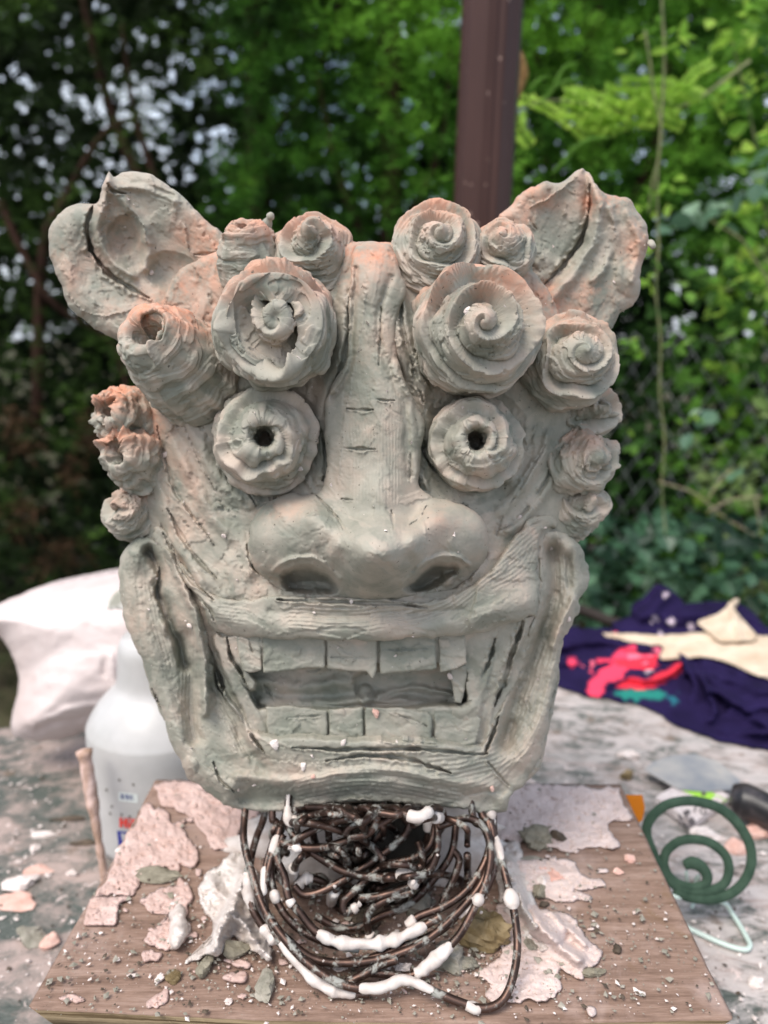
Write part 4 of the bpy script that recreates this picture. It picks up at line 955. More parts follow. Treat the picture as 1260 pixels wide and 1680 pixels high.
# middle conifer (between the dark one and the pole), brighter towards the pole
def accB(px, py): return np.where((holes(px, py) < .35), 1.0, 0.0)
px, py, Y = cloud(13000, 340, 830, -420, 1150, 1.55, 2.1, 23, accB)
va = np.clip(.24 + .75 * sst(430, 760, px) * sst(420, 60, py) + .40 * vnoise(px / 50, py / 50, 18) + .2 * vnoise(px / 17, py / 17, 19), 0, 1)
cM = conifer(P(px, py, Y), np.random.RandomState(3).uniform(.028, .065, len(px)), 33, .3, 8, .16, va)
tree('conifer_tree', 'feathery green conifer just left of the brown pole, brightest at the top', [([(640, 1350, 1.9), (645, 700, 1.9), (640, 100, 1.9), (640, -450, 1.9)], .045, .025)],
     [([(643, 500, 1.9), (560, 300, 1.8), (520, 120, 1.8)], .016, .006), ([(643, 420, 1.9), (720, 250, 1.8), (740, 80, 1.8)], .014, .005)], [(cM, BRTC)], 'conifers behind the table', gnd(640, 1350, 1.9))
# right conifer
px, py, Y = cloud(17000, 790, 1750, -420, 620, 1.6, 2.3, 24)
k = ~((px > 930) & (px < 1130) & (py > 380 + 60 * vnoise(px / 30, py / 30, 3)) & (np.random.RandomState(8).rand(len(px)) < .9)); k &= ~((px > 900) & (py > 430)); px, py, Y = px[k], py[k], Y[k]
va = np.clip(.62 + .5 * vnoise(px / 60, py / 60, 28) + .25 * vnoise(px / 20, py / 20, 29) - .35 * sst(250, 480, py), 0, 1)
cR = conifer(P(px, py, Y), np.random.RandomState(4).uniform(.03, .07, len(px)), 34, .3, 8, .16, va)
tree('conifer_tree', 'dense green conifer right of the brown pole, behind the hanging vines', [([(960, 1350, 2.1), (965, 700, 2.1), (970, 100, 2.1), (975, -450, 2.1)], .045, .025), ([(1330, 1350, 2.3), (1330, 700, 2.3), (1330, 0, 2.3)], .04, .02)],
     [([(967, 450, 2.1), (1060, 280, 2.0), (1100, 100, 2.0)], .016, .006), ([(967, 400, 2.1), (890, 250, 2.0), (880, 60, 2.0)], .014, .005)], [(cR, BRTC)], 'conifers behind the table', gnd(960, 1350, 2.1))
# dark shade masses further back: a hedge
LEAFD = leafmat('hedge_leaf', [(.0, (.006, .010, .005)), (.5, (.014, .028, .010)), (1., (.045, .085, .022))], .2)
def accH(px, py):
    top = np.where(px < 480, 340 + 60 * vnoise(px / 60, 0, 4), -420)
    return np.where(((py > top) & (holes(px, py) < .5)) | (holes(px, py) < .10) | ((vnoise(px / 16, py / 20, 77) > -.22) & (vnoise(px / 60, py / 60, 78) > -.45)), 1.0, 0.0)
px, py, Y = cloud(38000, -700, 2000, -420, 1400, 3.0, 3.8, 25, accH)
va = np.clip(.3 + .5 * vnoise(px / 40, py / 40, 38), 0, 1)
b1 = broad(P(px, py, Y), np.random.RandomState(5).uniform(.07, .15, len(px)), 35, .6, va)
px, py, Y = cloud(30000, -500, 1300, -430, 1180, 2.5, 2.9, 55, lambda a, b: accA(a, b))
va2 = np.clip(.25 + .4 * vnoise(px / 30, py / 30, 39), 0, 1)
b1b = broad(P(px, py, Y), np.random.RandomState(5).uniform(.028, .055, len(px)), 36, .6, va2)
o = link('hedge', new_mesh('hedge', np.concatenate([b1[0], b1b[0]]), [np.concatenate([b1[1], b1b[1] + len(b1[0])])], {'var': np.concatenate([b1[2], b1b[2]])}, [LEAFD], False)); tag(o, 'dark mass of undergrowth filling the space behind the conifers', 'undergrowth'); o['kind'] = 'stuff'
# undergrowth by the fence, right: mixed leaves, light ivy low down
LEAFM = leafmat('weed_leaf', [(.0, (.010, .026, .008)), (.5, (.055, .130, .028)), (.8, (.16, .36, .05)), (1., (.40, .52, .20))], .45)
px, py, Y = cloud(7000, 960, 1700, 390, 1150, 1.35, 2.4, 26)
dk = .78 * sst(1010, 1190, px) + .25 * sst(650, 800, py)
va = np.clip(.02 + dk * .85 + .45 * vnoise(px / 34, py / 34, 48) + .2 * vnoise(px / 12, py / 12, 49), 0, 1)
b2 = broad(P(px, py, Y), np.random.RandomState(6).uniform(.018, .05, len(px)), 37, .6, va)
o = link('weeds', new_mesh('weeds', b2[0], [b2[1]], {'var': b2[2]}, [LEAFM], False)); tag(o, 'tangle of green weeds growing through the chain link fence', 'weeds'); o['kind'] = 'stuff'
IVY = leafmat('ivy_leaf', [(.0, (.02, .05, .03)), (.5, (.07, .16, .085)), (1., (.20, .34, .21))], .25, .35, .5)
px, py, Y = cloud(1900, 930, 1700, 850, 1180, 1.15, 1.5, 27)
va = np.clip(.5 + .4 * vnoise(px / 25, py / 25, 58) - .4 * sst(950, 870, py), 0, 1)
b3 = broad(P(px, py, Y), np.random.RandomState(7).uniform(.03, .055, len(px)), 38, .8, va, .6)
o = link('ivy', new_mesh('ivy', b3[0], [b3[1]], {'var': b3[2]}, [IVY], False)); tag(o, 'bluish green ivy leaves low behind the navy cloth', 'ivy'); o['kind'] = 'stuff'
# bright leafy shrub, upper right and mid right
SHR = leafmat('bright_leaf', [(.0, (.05, .13, .03)), (.5, (.24, .48, .06)), (1., (.55, .75, .13))], .55, .5, .3)
PALE = leafmat('pale_leaf', [(.0, (.10, .2, .12)), (.5, (.2, .36, .22)), (1., (.42, .55, .4))], .35, .35, .6)
def shrub(label, spots, mt, seed, lf=(.03, .05), group=None, stems=(), asp=.55, name='leafy_shrub'):
    t = thing(name, label, 'plant', gnd(*spots[0][:2], spots[0][2])); rs = np.random.RandomState(seed)
    if group: t['group'] = group
    for s_ in stems: part('stem', limb(s_, .004, .0018), STEM, t)
    O = []; 
    for x, y, Yy, r, n in spots:
        a = rs.normal(0, r * .5, (n, 2)); O.append(P(x + a[:, 0], y + a[:, 1], Yy + rs.normal(0, .04, n)))
    O = np.concatenate(O)
    b = broad(O, rs.uniform(lf[0], lf[1], len(O)), seed + 1, asp)
    add_leaves(b, mt, t); return t
m = M('vine_stem', .7); m.color(m.ramp(m.noise(30), (.3, (.10, .14, .05)), (.7, (.26, .25, .12)))); STEM = m.m
shrub('shrub with fresh yellow green leaves at the upper right corner', [(1225, 55, 1.3, 60, 60), (1200, 170, 1.3, 30, 24), (1240, 250, 1.25, 40, 30), (1230, 350, 1.3, 30, 24), (1240, 460, 1.3, 35, 26), (1330, 200, 1.3, 120, 120)], SHR, 301, (.025, .05), stems=[[(1300, 1300, 1.3), (1290, 700, 1.3), (1250, 300, 1.3), (1200, 60, 1.3)]])
shrub('shrub with rounded pale blue green leaves at the right edge, below the yellow green one', [(1160, 355, 1.15, 24, 9), (1195, 345, 1.15, 16, 5), (1240, 300, 1.1, 22, 7), (1105, 372, 1.2, 12, 4), (1225, 265, 1.1, 14, 4), (1205, 780, 1.3, 20, 5), (1150, 700, 1.3, 20, 5)], PALE, 311, (.03, .05), stems=[[(1290, 1300, 1.15), (1280, 600, 1.15), (1235, 420, 1.15), (1165, 360, 1.15)]], asp=.85)
shrub('sprawling weed with bright oval leaves in the sun at the right edge', [(1190, 480, 1.7, 26, 14), (1240, 560, 1.7, 30, 14), (1200, 600, 1.7, 20, 8), (1205, 680, 1.7, 22, 9), (1215, 725, 1.7, 18, 8), (1245, 450, 1.7, 30, 14), (1150, 830, 1.7, 20, 6)], SHR, 321, (.05, .075), asp=.65)
# pinnate branch reaching across from the upper right
t = thing('feathery_branch', 'bright yellow green feathery branch reaching across beside the brown pole', 'branch', P(1180, 60, 1.1)); rs = np.random.RandomState(5)
main = [(1230, 100, 1.15), (1130, 170, 1.1), (1040, 185, 1.08), (960, 170, 1.05), (900, 165, 1.05), (850, 178, 1.05)]
part('stem', limb(main, .003, .0012), STEM, t)
fr = [([(1150, 160), (1085, 140), (1025, 140)], 60), ([(1120, 175), (1060, 165), (1000, 155)], 70), ([(1060, 185), (1000, 205), (950, 165)], 60), ([(1080, 200), (1030, 190), (985, 165), (930, 155)], 60),
      ([(965, 225), (920, 190), (870, 165), (846, 165)], 44), ([(1000, 220), (960, 190), (925, 180)], 60), ([(870, 240), (855, 215), (850, 190)], 50), ([(930, 150), (980, 180), (1010, 215)], 50), ([(1120, 210), (1080, 190), (1050, 160)], 50), ([(1085, 160), (1120, 145), (1150, 155)], 40), ([(1095, 165), (1140, 120), (1165, 105)], 40)]
for pts, wl in fr:
    p2 = spline(pts, step=5); p2 = p2[::1]; tn = unit(np.gradient(p2, axis=0)); Vs = []; O = []; D = []
    for sg in (-1, 1):
        for q_, tt_ in zip(p2, tn):
            d = np.array([tt_[0] * .5 - sg * tt_[1], tt_[1] * .5 + sg * tt_[0]]); l = rs.uniform(.22, .34) * wl
            Yy = 1.06 + rs.normal(0, .012); e = q_ + d * l; w_ = np.array([-d[1], d[0]]) * 3.2; mid = q_ + d * l * .55
            Vs.append([P(*q_, Yy), P(*(mid + w_), Yy - .006), P(*e, Yy + .005), P(*(mid - w_), Yy + .006)])
    Vs = np.array(Vs).reshape(-1, 3); q4 = np.arange(len(Vs)).reshape(-1, 4)
    link('frond', new_mesh('frond', Vs, [q4], {'var': np.clip(rs.uniform(.6, 1, len(Vs)), 0, 1)}, [SHR], False), t)
# long narrow seed pods
t = thing('seed_pod_sprig', 'thin sprig with narrow pale green pods right of the pole', 'plant', P(890, 180, .95))
for pts in ([(885, 170), (905, 150), (925, 112), (948, 103)], [(900, 150), (925, 135), (955, 128)], [(866, 150), (880, 135), (900, 124)], [(930, 250), (965, 230), (1000, 225)], [(905, 285), (925, 265), (945, 240)]):
    pp = spl3([P(x, y, .95) for x, y in pts], 6); part('pod', tube_arrays(pp, np.interp(np.linspace(0, 1, len(pp)), [0, .5, 1], [.0015, .0035, .0015]), 6), SHR, t, attrs={'var': np.full(len(pp) * 6 + 2, .35)})
# hanging vines
def vine(label, pts, Yv, leaves, seed):
    t = thing('hanging_vine', label, 'vine', P(pts[0][0], pts[0][1], Yv), 'vines hanging behind the right ear'); pp = [(x, y, Yv) for x, y in pts]
    part('stem', limb(pp, .0026, .0016), STEM, t); rs = np.random.RandomState(seed)
    for x, y, n in leaves:
        O = P(x + rs.normal(0, 11, n), y + rs.normal(0, 6, n), Yv + rs.normal(0, .02, n)); b = broad(O, rs.uniform(.018, .032, n), seed + int(y), .5)
        add_leaves(b, SHR, t, lambda v: np.clip(v * .7 + .15, 0, 1))
vine('long twisting vine hanging down behind the tip of the right ear', [(1088, -150), (1086, 0), (1090, 90), (1085, 200), (1078, 300), (1080, 400), (1076, 480), (1084, 560), (1082, 640), (1090, 720), (1086, 800), (1092, 880)], 1.0, [(1105, 75, 8), (1070, 320, 5), (1105, 305, 6), (1065, 425, 4), (1060, 460, 4), (1110, 560, 6), (1050, 575, 6), (1030, 560, 4), (1135, 690, 5), (1040, 730, 4), (1070, 350, 3)], 401)
vine('short thin vine crossing the long one beside the right ear', [(1058, 50), (1066, 100), (1072, 150), (1085, 215), (1080, 260), (1070, 300), (1064, 350)], 1.03, [(1045, 90, 5), (1100, 60, 8), (1060, 345, 3)], 402)
m = M('dry_twig', .8); m.color((.42, .34, .22, 1)); TWIG = m.m
for n_, (pts, lb) in enumerate([([(1080, 790), (1140, 810), (1190, 850), (1240, 880), (1300, 930)], 'long pale dry twig leaning on the fence behind the navy cloth'), ([(1160, 820), (1180, 790), (1200, 770)], 'short forked dry twig in the weeds at the right'), ([(1160, 840), (1200, 820), (1250, 815)], 'pale dry twig lying level among the weeds at the right edge'), ([(1248, 1010), (1250, 900), (1240, 820)], 'upright dry stalk at the right edge behind the beige strap')]):
    p = spl3([P(x, y, 1.25) for x, y in pts], 6); o = part('dry_twig', tube_arrays(p, .0015, 6), TWIG, None); tag(o, lb, 'twig')
# dark rail behind the cloth
m = M('dark_rail', .7); m.color((.03, .022, .018, 1))
o = part('fallen_branch', tube_arrays(spl3([P(900, 985, .95), P(960, 1003, .93), P(1010, 1022, .9), P(1060, 1030, .9)], 6), .011, 10), m.m); tag(o, 'dark fallen branch just behind the navy cloth', 'branch')
# ------------------------------------------------------------------ board
m = M('weathered_plywood', .75, .2)
sx = m.n('SeparateXYZ'); m.l(m.co, sx.inputs[0])
g = m.noise(20, 6, .65, .8, stretch=(.9, 9, 3)); g2 = m.noise(120, 5, .7, 0, stretch=(1, 14, 3)); d = m.noise(13, 6, .65, .4)
c = m.ramp(m.math('ADD', m.math('MULTIPLY', g, .6), m.math('MULTIPLY', g2, .4)), (.32, (.115, .070, .050)), (.52, (.25, .165, .125)), (.70, (.36, .26, .21)))
c = m.mix(m.math('MULTIPLY', m.step(d, .50, .72), .65), c, (.47, .36, .32, 1))
c = m.mix(m.math('MULTIPLY', m.step(m.noise(16, 4, .6, .5), .62, .70), .5), c, (.16, .095, .045, 1))
edge = m.math('LESS_THAN', sx.outputs[2], -.0022)
lay = m.ramp(m.noise(70, 3, .5, 0, stretch=(.15, .15, 6)), (.4, (.09, .06, .03)), (.6, (.30, .23, .14)))
c = m.mix(edge, c, lay); m.color(c); m.bump(m.math('ADD', g2, m.noise(300, 3)), .35, .0009); WOOD = m.m
def gmap(u, v, z): return PZ(u, v, z)
def gpatch(name, outline, mat, parent, hpx=4.0, seed=1, res=2.0, ragged=4.2, rnd=4.0, z0=0.0, thick=None, fn=None, smooth=True, bumpy=1.3):
    xs = [p[0] for p in outline]; ys = [p[1] for p in outline]
    c = Canvas(min(xs) - 12, min(ys) - 12, max(xs) + 12, max(ys) + 12, res, seed)
    c.H += hpx + bumpy * fbm(c.U / 16, c.V / 9, seed, 3) * 2; n = vnoise(c.U / 5, c.V / 3.5, seed + 2); c.H -= bumpy * 2.0 * sst(.45, .6, n); c.H += 2.0 * sst(.0, .08, vnoise(c.U / 30, c.V / 14, seed + 9)) + 1.2 * sst(.1, .15, vnoise(c.U / 14, c.V / 8, seed + 10))
    if fn: fn(c)
    return patch(name, c, outline, lambda u, v, H: z0 + np.maximum(H, .3) * K, mat, parent, ragged, rnd, thick if thick else .0005, seed, mapf=gmap, smooth_outline=smooth, step=3)
boardt = thing('wooden_board', 'weathered plywood board caked with pink plaster, under the wire neck', 'board', (0, 0, -.018))
bo = [(45, 1655), (124, 1516), (171, 1439), (255, 1279), (640, 1283), (1018, 1287), (1089, 1436), (1152, 1568), (1204, 1672), (820, 1680), (440, 1673)]
dense = []
for a, b in zip(bo, bo[1:] + bo[:1]):
    n = max(2, int(math.hypot(b[0] - a[0], b[1] - a[1]) / 6)); dense += [(a[0] + (b[0] - a[0]) * i / n, a[1] + (b[1] - a[1]) * i / n) for i in range(n)]
cb = Canvas(30, 1265, 1220, 1695, 3.2, 61); cb.H += 1.5 * fbm(cb.U / 60, cb.V / 6, 4, 3) - .3
patch('plank', cb, dense, lambda u, v, H: H * K * .5 - .0008, WOOD, boardt, .5, 2.5, .018, 61, mapf=gmap, smooth_outline=False)
m = M('plaster', .7, .25); a = m.noise(60, 5, .6); b = m.noise(420, 3, .6)
sx = m.n('SeparateXYZ'); m.l(m.co, sx.inputs[0])
c = m.ramp(a, (.3, (.44, .30, .255)), (.7, (.58, .43, .385)))
c = m.mix(m.step(sx.outputs[0], -.02, .09), c, m.ramp(a, (.3, (.52, .41, .37)), (.7, (.63, .52, .48))))
c = m.mix(m.step(b, .62, .70), c, (.38, .24, .19, 1)); m.color(c); m.bump(m.math('ADD', m.noise(260, 4), a), .6, .0012); PLAS = m.m
m = M('white_plaster', .5, .4); m.color(m.ramp(m.noise(90, 4), (.3, (.46, .39, .345)), (.7, (.66, .61, .57)))); m.bump(m.noise(200, 4), .3, .001); WPL = m.m
S6 = lambda *p: [(x / 2.864, 1240 + y / 2.864) for x, y in p]
S7 = lambda *p: [(820 + x / 2.864, 1240 + y / 2.864) for x, y in p]
pp_ = lambda name, o, **k: gpatch(name, o, k.pop('mat', PLAS), boardt, **k)
pp_('plaster_patch', S6((688, 235), (800, 265), (812, 310), (850, 290), (880, 300), (850, 345), (900, 400), (935, 465), (938, 500), (900, 525), (860, 500), (830, 540), (780, 520), (700, 535), (665, 590), (640, 640), (590, 655), (520, 650), (450, 662), (440, 640), (500, 560), (560, 430), (620, 330)), seed=71)
pp_('plaster_patch', S6((430, 668), (500, 660), (583, 655), (610, 665), (560, 700), (545, 790), (470, 796), (394, 796), (405, 740)), seed=72, hpx=5, ragged=1.2)
pp_('plaster_patch', S6((660, 690), (720, 640), (810, 610), (840, 560), (900, 600), (910, 680), (880, 700), (870, 740), (890, 800), (870, 860), (830, 880), (800, 910), (740, 900), (690, 890), (680, 860), (720, 800), (790, 790), (800, 730), (740, 740), (680, 725)), seed=73, hpx=4)
pp_('plaster_ridge', S6((800, 700), (850, 680), (880, 760), (890, 820), (850, 890), (800, 910), (770, 870), (790, 800)), seed=74, mat=WPL, fn=lambda c: c.dome(293, 1523, 15, 40, 26, .1, .5), rnd=6)
pp_('plaster_patch', S6((660, 930), (700, 910), (750, 930), (745, 960), (700, 965), (660, 990), (670, 960)), seed=75, hpx=5)
pp_('plaster_chip', S6((1045, 1045), (1080, 1020), (1150, 1010), (1165, 1035), (1150, 1065), (1100, 1065)), seed=76, hpx=7, ragged=1)
pp_('plaster_chip', S6((1085, 970), (1130, 952), (1185, 975), (1165, 1000), (1110, 990)), seed=77, hpx=7, ragged=1)
pp_('plaster_patch', S6((740, 130), (860, 120), (980, 170), (1140, 240), (1150, 300), (1100, 420), (1000, 440), (960, 380), (900, 300), (820, 240), (760, 230)), seed=78, hpx=2.5, fn=lambda c: setattr(c, 'H', c.H + 2.5 * vnoise(c.U / 12, c.V / 7, 3)))
pp_('plaster_smear', S6((270, 1135), (330, 1125), (400, 1150), (360, 1165), (290, 1150)), seed=79, hpx=2)
pp_('plaster_smear', S6((690, 1180), (740, 1120), (770, 1080), (800, 1100), (790, 1150), (740, 1190)), seed=80, hpx=2)
pp_('plaster_patch', S7((60, 140), (200, 135), (400, 145), (540, 150), (570, 190), (620, 290), (560, 300), (500, 330), (530, 380), (560, 425), (500, 440), (440, 430), (380, 445), (300, 448), (180, 420), (60, 400), (-60, 380), (-80, 200)), seed=81, hpx=4)
pp_('plaster_patch', S7((-40, 420), (60, 470), (220, 480), (350, 495), (385, 560), (480, 590), (490, 615), (350, 630), (460, 668), (420, 685), (280, 692), (200, 660), (100, 640), (20, 620), (-20, 540)), seed=82, hpx=4)
pp_('plaster_patch', S7((0, 690), (120, 680), (230, 730), (330, 750), (420, 850), (485, 945), (410, 1000), (395, 1050), (300, 1010), (280, 1060), (290, 1110), (200, 1140), (100, 1160), (20, 1150), (-20, 1100), (0, 900)), seed=83, hpx=4, fn=lambda c: (c.dome(895, 1520, 40, 26, 30, .5, .6), c.stroke([(840, 1460), (870, 1500), (905, 1540), (950, 1575)], 14, 26, 'soft'), c.stroke([(850, 1450), (900, 1490), (960, 1550)], 9, 14, 'soft')), rnd=3)
pp_('plaster_chip', S7((405, 1175), (450, 1180), (455, 1215), (430, 1228), (410, 1210)), seed=84, hpx=5, ragged=1)
pp_('plaster_patch', [(785, 1600), (800, 1580), (830, 1575), (835, 1630), (815, 1642), (795, 1632), (805, 1615)], seed=85)
pp_('plaster_patch', [(255, 1290), (330, 1284), (420, 1290), (430, 1330), (400, 1345), (330, 1310), (280, 1300)], seed=86, hpx=1.6)
rs = np.random.RandomState(41)
for cxx, cyy, sx_, sy_, n_ in ((300, 1400, 70, 70, 22), (380, 1560, 60, 40, 16), (900, 1400, 80, 60, 22), (880, 1560, 70, 50, 20), (640, 1600, 120, 30, 12)):
    for _ in range(n_):
        x = cxx + rs.normal() * sx_; y = cyy + rs.normal() * sy_; r = rs.uniform(4, 10); k_ = rs.randint(5, 8)
        if not (1300 < y < 1655 and 60 + (1655 - y) * .56 < x < 1190 - (1672 - y) * .475): continue
        a_ = np.sort(rs.uniform(0, 6.28, k_)); gpatch('plaster_flake', [(x + r * 1.3 * math.cos(q_) * rs.uniform(.6, 1.2), y + r * .7 * math.sin(q_) * rs.uniform(.6, 1.2)) for q_ in a_], PLAS, boardt, seed=rs.randint(400), hpx=3, ragged=.8, rnd=2, res=2.2, smooth=False, bumpy=.4)
# plaster cone round the neck
def blobcone(name, c0, r0, r1, h, seed, mat, sx_=1.0, sy_=1.0):
    pr = [(.001 + r0 * 1.0, -.0005)] + [(r1 + (r0 - r1) * (1 - s) ** 1.7, h * s) for s in np.linspace(0.02, 1, 22)] + [(.001, h)]
    V, q, t = lathe_arrays(pr, c0, 90, sx_, sy_); dx = V[:, :2] - np.array(c0)[:2]; a = np.arctan2(dx[:, 1], dx[:, 0]); z = V[:, 2] - c0[2]
    ca, sa = np.cos(a), np.sin(a); n = .28 * vnoise(ca * 2 + z * 30, sa * 2 - z * 25, seed) + .18 * vnoise(ca * 5 + z * 80, sa * 5 + z * 60, seed + 1) + .07 * vnoise(ca * 14 + z * 200, sa * 14, seed + 2)
    V[:, :2] += dx * n[:, None]; return part(name, (V, q, t), mat, boardt)
blobcone('plaster_cone', (-.004, .026, 0), .080, .026, .085, 5, WPL, 1.15, .5)
def mound(outline, seed, strokes, **k):
    def fn(c):
        for q in strokes:
            if len(q) == 5: c.dome(*q, 0, .7)
            else: c.stroke(q[0], q[1], q[2], 'soft')
        c.H *= 1 + .5 * fbm(c.U / 14, c.V / 10, seed, 3); c.H += 3 * fbm(c.U / 6, c.V / 6, seed + 4, 2)
    return gpatch('plaster_mound', outline, WPL, boardt, hpx=5, seed=seed, fn=fn, rnd=5, res=2.0, ragged=4)
mound(S6((930, 640), (960, 560), (1030, 500), (1110, 440), (1190, 520), (1250, 700), (1265, 960), (1200, 930), (1100, 850), (1060, 900), (1030, 930), (960, 945), (900, 965), (850, 985), (890, 935), (960, 905), (1000, 850), (1010, 780), (960, 740)), 301,
      [([(400, 1440), (385, 1480), (365, 1520), (352, 1560)], 16, 48), ([(385, 1495), (410, 1530), (438, 1570)], 13, 34), ([(350, 1450), (370, 1470)], 14, 20), ([(352, 1560), (325, 1576)], 8, 10), ([(420, 1430), (415, 1490)], 14, 44)])
mound([(820, 1400), (850, 1380), (866, 1440), (880, 1480), (910, 1530), (900, 1560), (860, 1540), (830, 1500), (815, 1450)], 303, [([(835, 1420), (850, 1470), (880, 1520)], 14, 46), ([(828, 1410), (835, 1460)], 12, 30)])
m = M('neck_core', .8); m.color((.03, .026, .02, 1));  # near black colour stands in for the shade inside the wire tangle
part('clay_core', rock_arrays((-.004, -.012, .045), (.030, .022, .045), 55, 4), m.m, head)
# turntable below the board
tt = thing('turntable', 'low iron sculpting turntable hidden under the plywood board', 'turntable', (0, 0, TZ))
m = M('cast_iron', .5, .5); m.color((.06, .06, .06, 1)); m.b.inputs['Metallic'].default_value = .7; IRON = m.m
part('disc', lathe_arrays([(.001, -.032), (.085, -.032), (.085, -.0192), (.001, -.0192)], (0, 0, 0), 48), IRON, tt, smooth=False)
part('column', lathe_arrays([(.02, -.085), (.02, -.032)], (0, 0, 0), 24), IRON, tt); part('base', lathe_arrays([(.001, TZ + .001), (.08, TZ + .001), (.07, TZ + .012), (.02, -.084), (.001, -.084)], (0, 0, 0), 48), IRON, tt)

# ------------------------------------------------------------------ wire neck
m = M('aluminium_wire', .4, .5); m.b.inputs['Metallic'].default_value = .7
n = m.noise(60, 4, .6, .5); c = m.ramp(n, (.35, (.036, .024, .020)), (.62, (.105, .064, .050)))
dirt = m.step(m.noise(110, 5, .7, .4), .50, .64); c = m.mix(m.math('MULTIPLY', dirt, .8), c, (.34, .345, .31, 1)); m.color(c)
m.l(m.math('SUBTRACT', .85, m.math('MULTIPLY', dirt, .8)), m.b.inputs['Metallic']); m.roughf(m.math('ADD', .40, m.math('MULTIPLY', dirt, .4))); m.bump(m.math('ADD', dirt, n), .3, .0006); AL = m.m
neck = thing('wire_neck', 'tangle of looped brown metal wire rising from the board to the clay head', 'wire armature', (0, -.04, 0))
WR = .0022
def yb(py, z): return float(PZ(630, py, z)[1])
def wire(pts, yt=-.025, ybm=None, r=WR, coats=(), ext=True):
    q = [(340 + x / 2.25, 1290 + y / 2.25) for x, y in pts]; lows = max(y for x, y in q); y0 = min(y for x, y in q)
    yg = yb(lows, r + .001); yend = min(yg, ybm) if ybm is not None else yg
    out = []
    for x, y in q:
        k = (y - y0) / max(lows - y0, 1); k = max(0, (y - 1335) / max(lows - 1335, 20)) if lows > 1400 else k
        Yv = yt + (yend - yt) * min(1, k) ** .8; Yv = min(Yv, float(PZ(x, y, r + .001)[1])); out.append(P(x, y, Yv))
    o = np.array(out)
    if ext:
        if q[0][1] < 1345: o = np.concatenate([[o[0] + [0, .02, .025]], o])
        if q[-1][1] < 1345: o = np.concatenate([o, [o[-1] + [0, .02, .025]]])
    p = spl3(o, 10); p[:, 2] = np.maximum(p[:, 2], r + .0004)
    w = part('wire', tube_arrays(p, r, 10), AL, neck)
    for k, (a, b, f) in enumerate(coats):
        i0, i1 = int(a * len(p)), max(int(b * len(p)), int(a * len(p)) + 5); s_ = p[i0:i1]; n = len(s_); tt_ = np.linspace(0, 1, n)
        f = 1 + (f - 1) * .30; rr = r * f * (.6 + .5 * np.sin(np.pi * np.clip(tt_, .0, 1)) ** .4) * (1 + .30 * vnoise(tt_ * n / 3, tt_ * 0 + k + a * 50, 7))
        s2 = spl3(s_, 3); rr = np.interp(np.linspace(0, 1, len(s2)), tt_, rr); Vc_, qc_, tc_ = tube_arrays(s2 + [0, -.0003, .0001], rr, 12); cc_ = np.repeat(s2, 12, 0); dd_ = Vc_[:len(cc_)] - cc_
        jj = np.tile(np.arange(12), len(s2)); ii = np.repeat(np.arange(len(s2)), 12); Vc_[:len(cc_)] += dd_ * (.24 * vnoise(ii / 13, np.minimum(jj, 12 - jj) / 3.0, k + int(a * 90), None) + .07 * vnoise(ii / 5, np.minimum(jj, 12 - jj) / 1.5, 5))[:, None]
        part('plaster_coat', (Vc_, qc_, tc_), WPL, w)
    return w
wire([(140, 85), (135, 200), (165, 320), (215, 460), (300, 580), (380, 660), (500, 732), (620, 745), (735, 715), (840, 760), (940, 800), (1020, 820), (1090, 790), (1130, 700), (1145, 580), (1130, 450), (1105, 350), (1080, 250), (1062, 190), (1055, 100)], coats=[(.36, .48, 1.7), (.53, .57, 1.15), (.84, .95, 1.75), (.755, .80, 1.9)])
wire([(300, 95), (300, 150), (340, 205), (380, 240), (500, 312), (620, 335), (740, 318), (820, 270), (850, 220), (845, 75)], -.03, -.055, coats=[(.60, .66, 1.5)])
wire([(270, 205), (330, 225), (430, 225), (540, 190), (640, 140), (720, 90), (740, 60)], -.03, -.05, coats=[(.08, .2, 1.6)])
wire([(850, 70), (840, 150), (820, 220), (760, 265), (660, 290), (600, 330), (550, 380), (505, 425), (510, 465), (560, 440)], -.03, -.06, coats=[(.95, 1, 1.5)])
wire([(270, 150), (245, 250), (235, 330), (260, 430), (330, 520), (450, 580), (560, 600)], -.03, -.075, coats=[(.05, .25, 1.5), (.42, .52, 1.5)])
wire([(280, 180), (256, 260), (285, 330), (300, 410), (345, 470), (400, 535), (480, 572), (600, 582), (700, 562), (800, 515), (860, 480)], -.03, -.078, coats=[(.50, .92, 2.3), (.30, .36, 1.9)])
wire([(1045, 100), (1050, 180), (1050, 250), (1010, 360), (930, 460), (820, 560), (700, 620), (560, 650), (400, 640), (290, 560), (230, 500), (210, 400), (240, 250), (290, 100)], -.028, -.084, coats=[(.05, .09, 1.5), (.68, .74, 1.6)])
wire([(1010, 90), (1035, 130), (1045, 200), (1020, 290), (960, 380), (880, 440), (780, 480), (735, 515)], -.03, -.07, coats=[(.9, 1, 2.2)])
wire([(980, 110), (1020, 150), (1045, 230), (1035, 330), (990, 440), (930, 550), (860, 620), (790, 680), (730, 700), (600, 690), (520, 725)], -.035, -.088, coats=[(.58, .78, 2.1), (.42, .46, 1.7)])
wire([(150, 300), (150, 350), (160, 430), (200, 510), (260, 570), (330, 620), (430, 650), (560, 645), (700, 600), (850, 540), (930, 470), (1010, 410), (1060, 300), (1050, 150), (1010, 90)], -.03, -.08, coats=[(.02, .16, 1.9), (.2, .28, 1.7), (.66, .72, 1.5)])
wire([(212, 95), (185, 180), (165, 250), (155, 330), (150, 400)], -.02, -.03)
wire([(745, 75), (735, 170), (660, 240), (560, 310), (440, 380), (360, 400), (320, 370)], -.03, -.055)
wire([(790, 80), (780, 110), (740, 130), (720, 95), (760, 75)], -.035, -.035)
wire([(850, 150), (920, 125), (960, 118), (1010, 140), (1050, 200)], -.04, -.045)
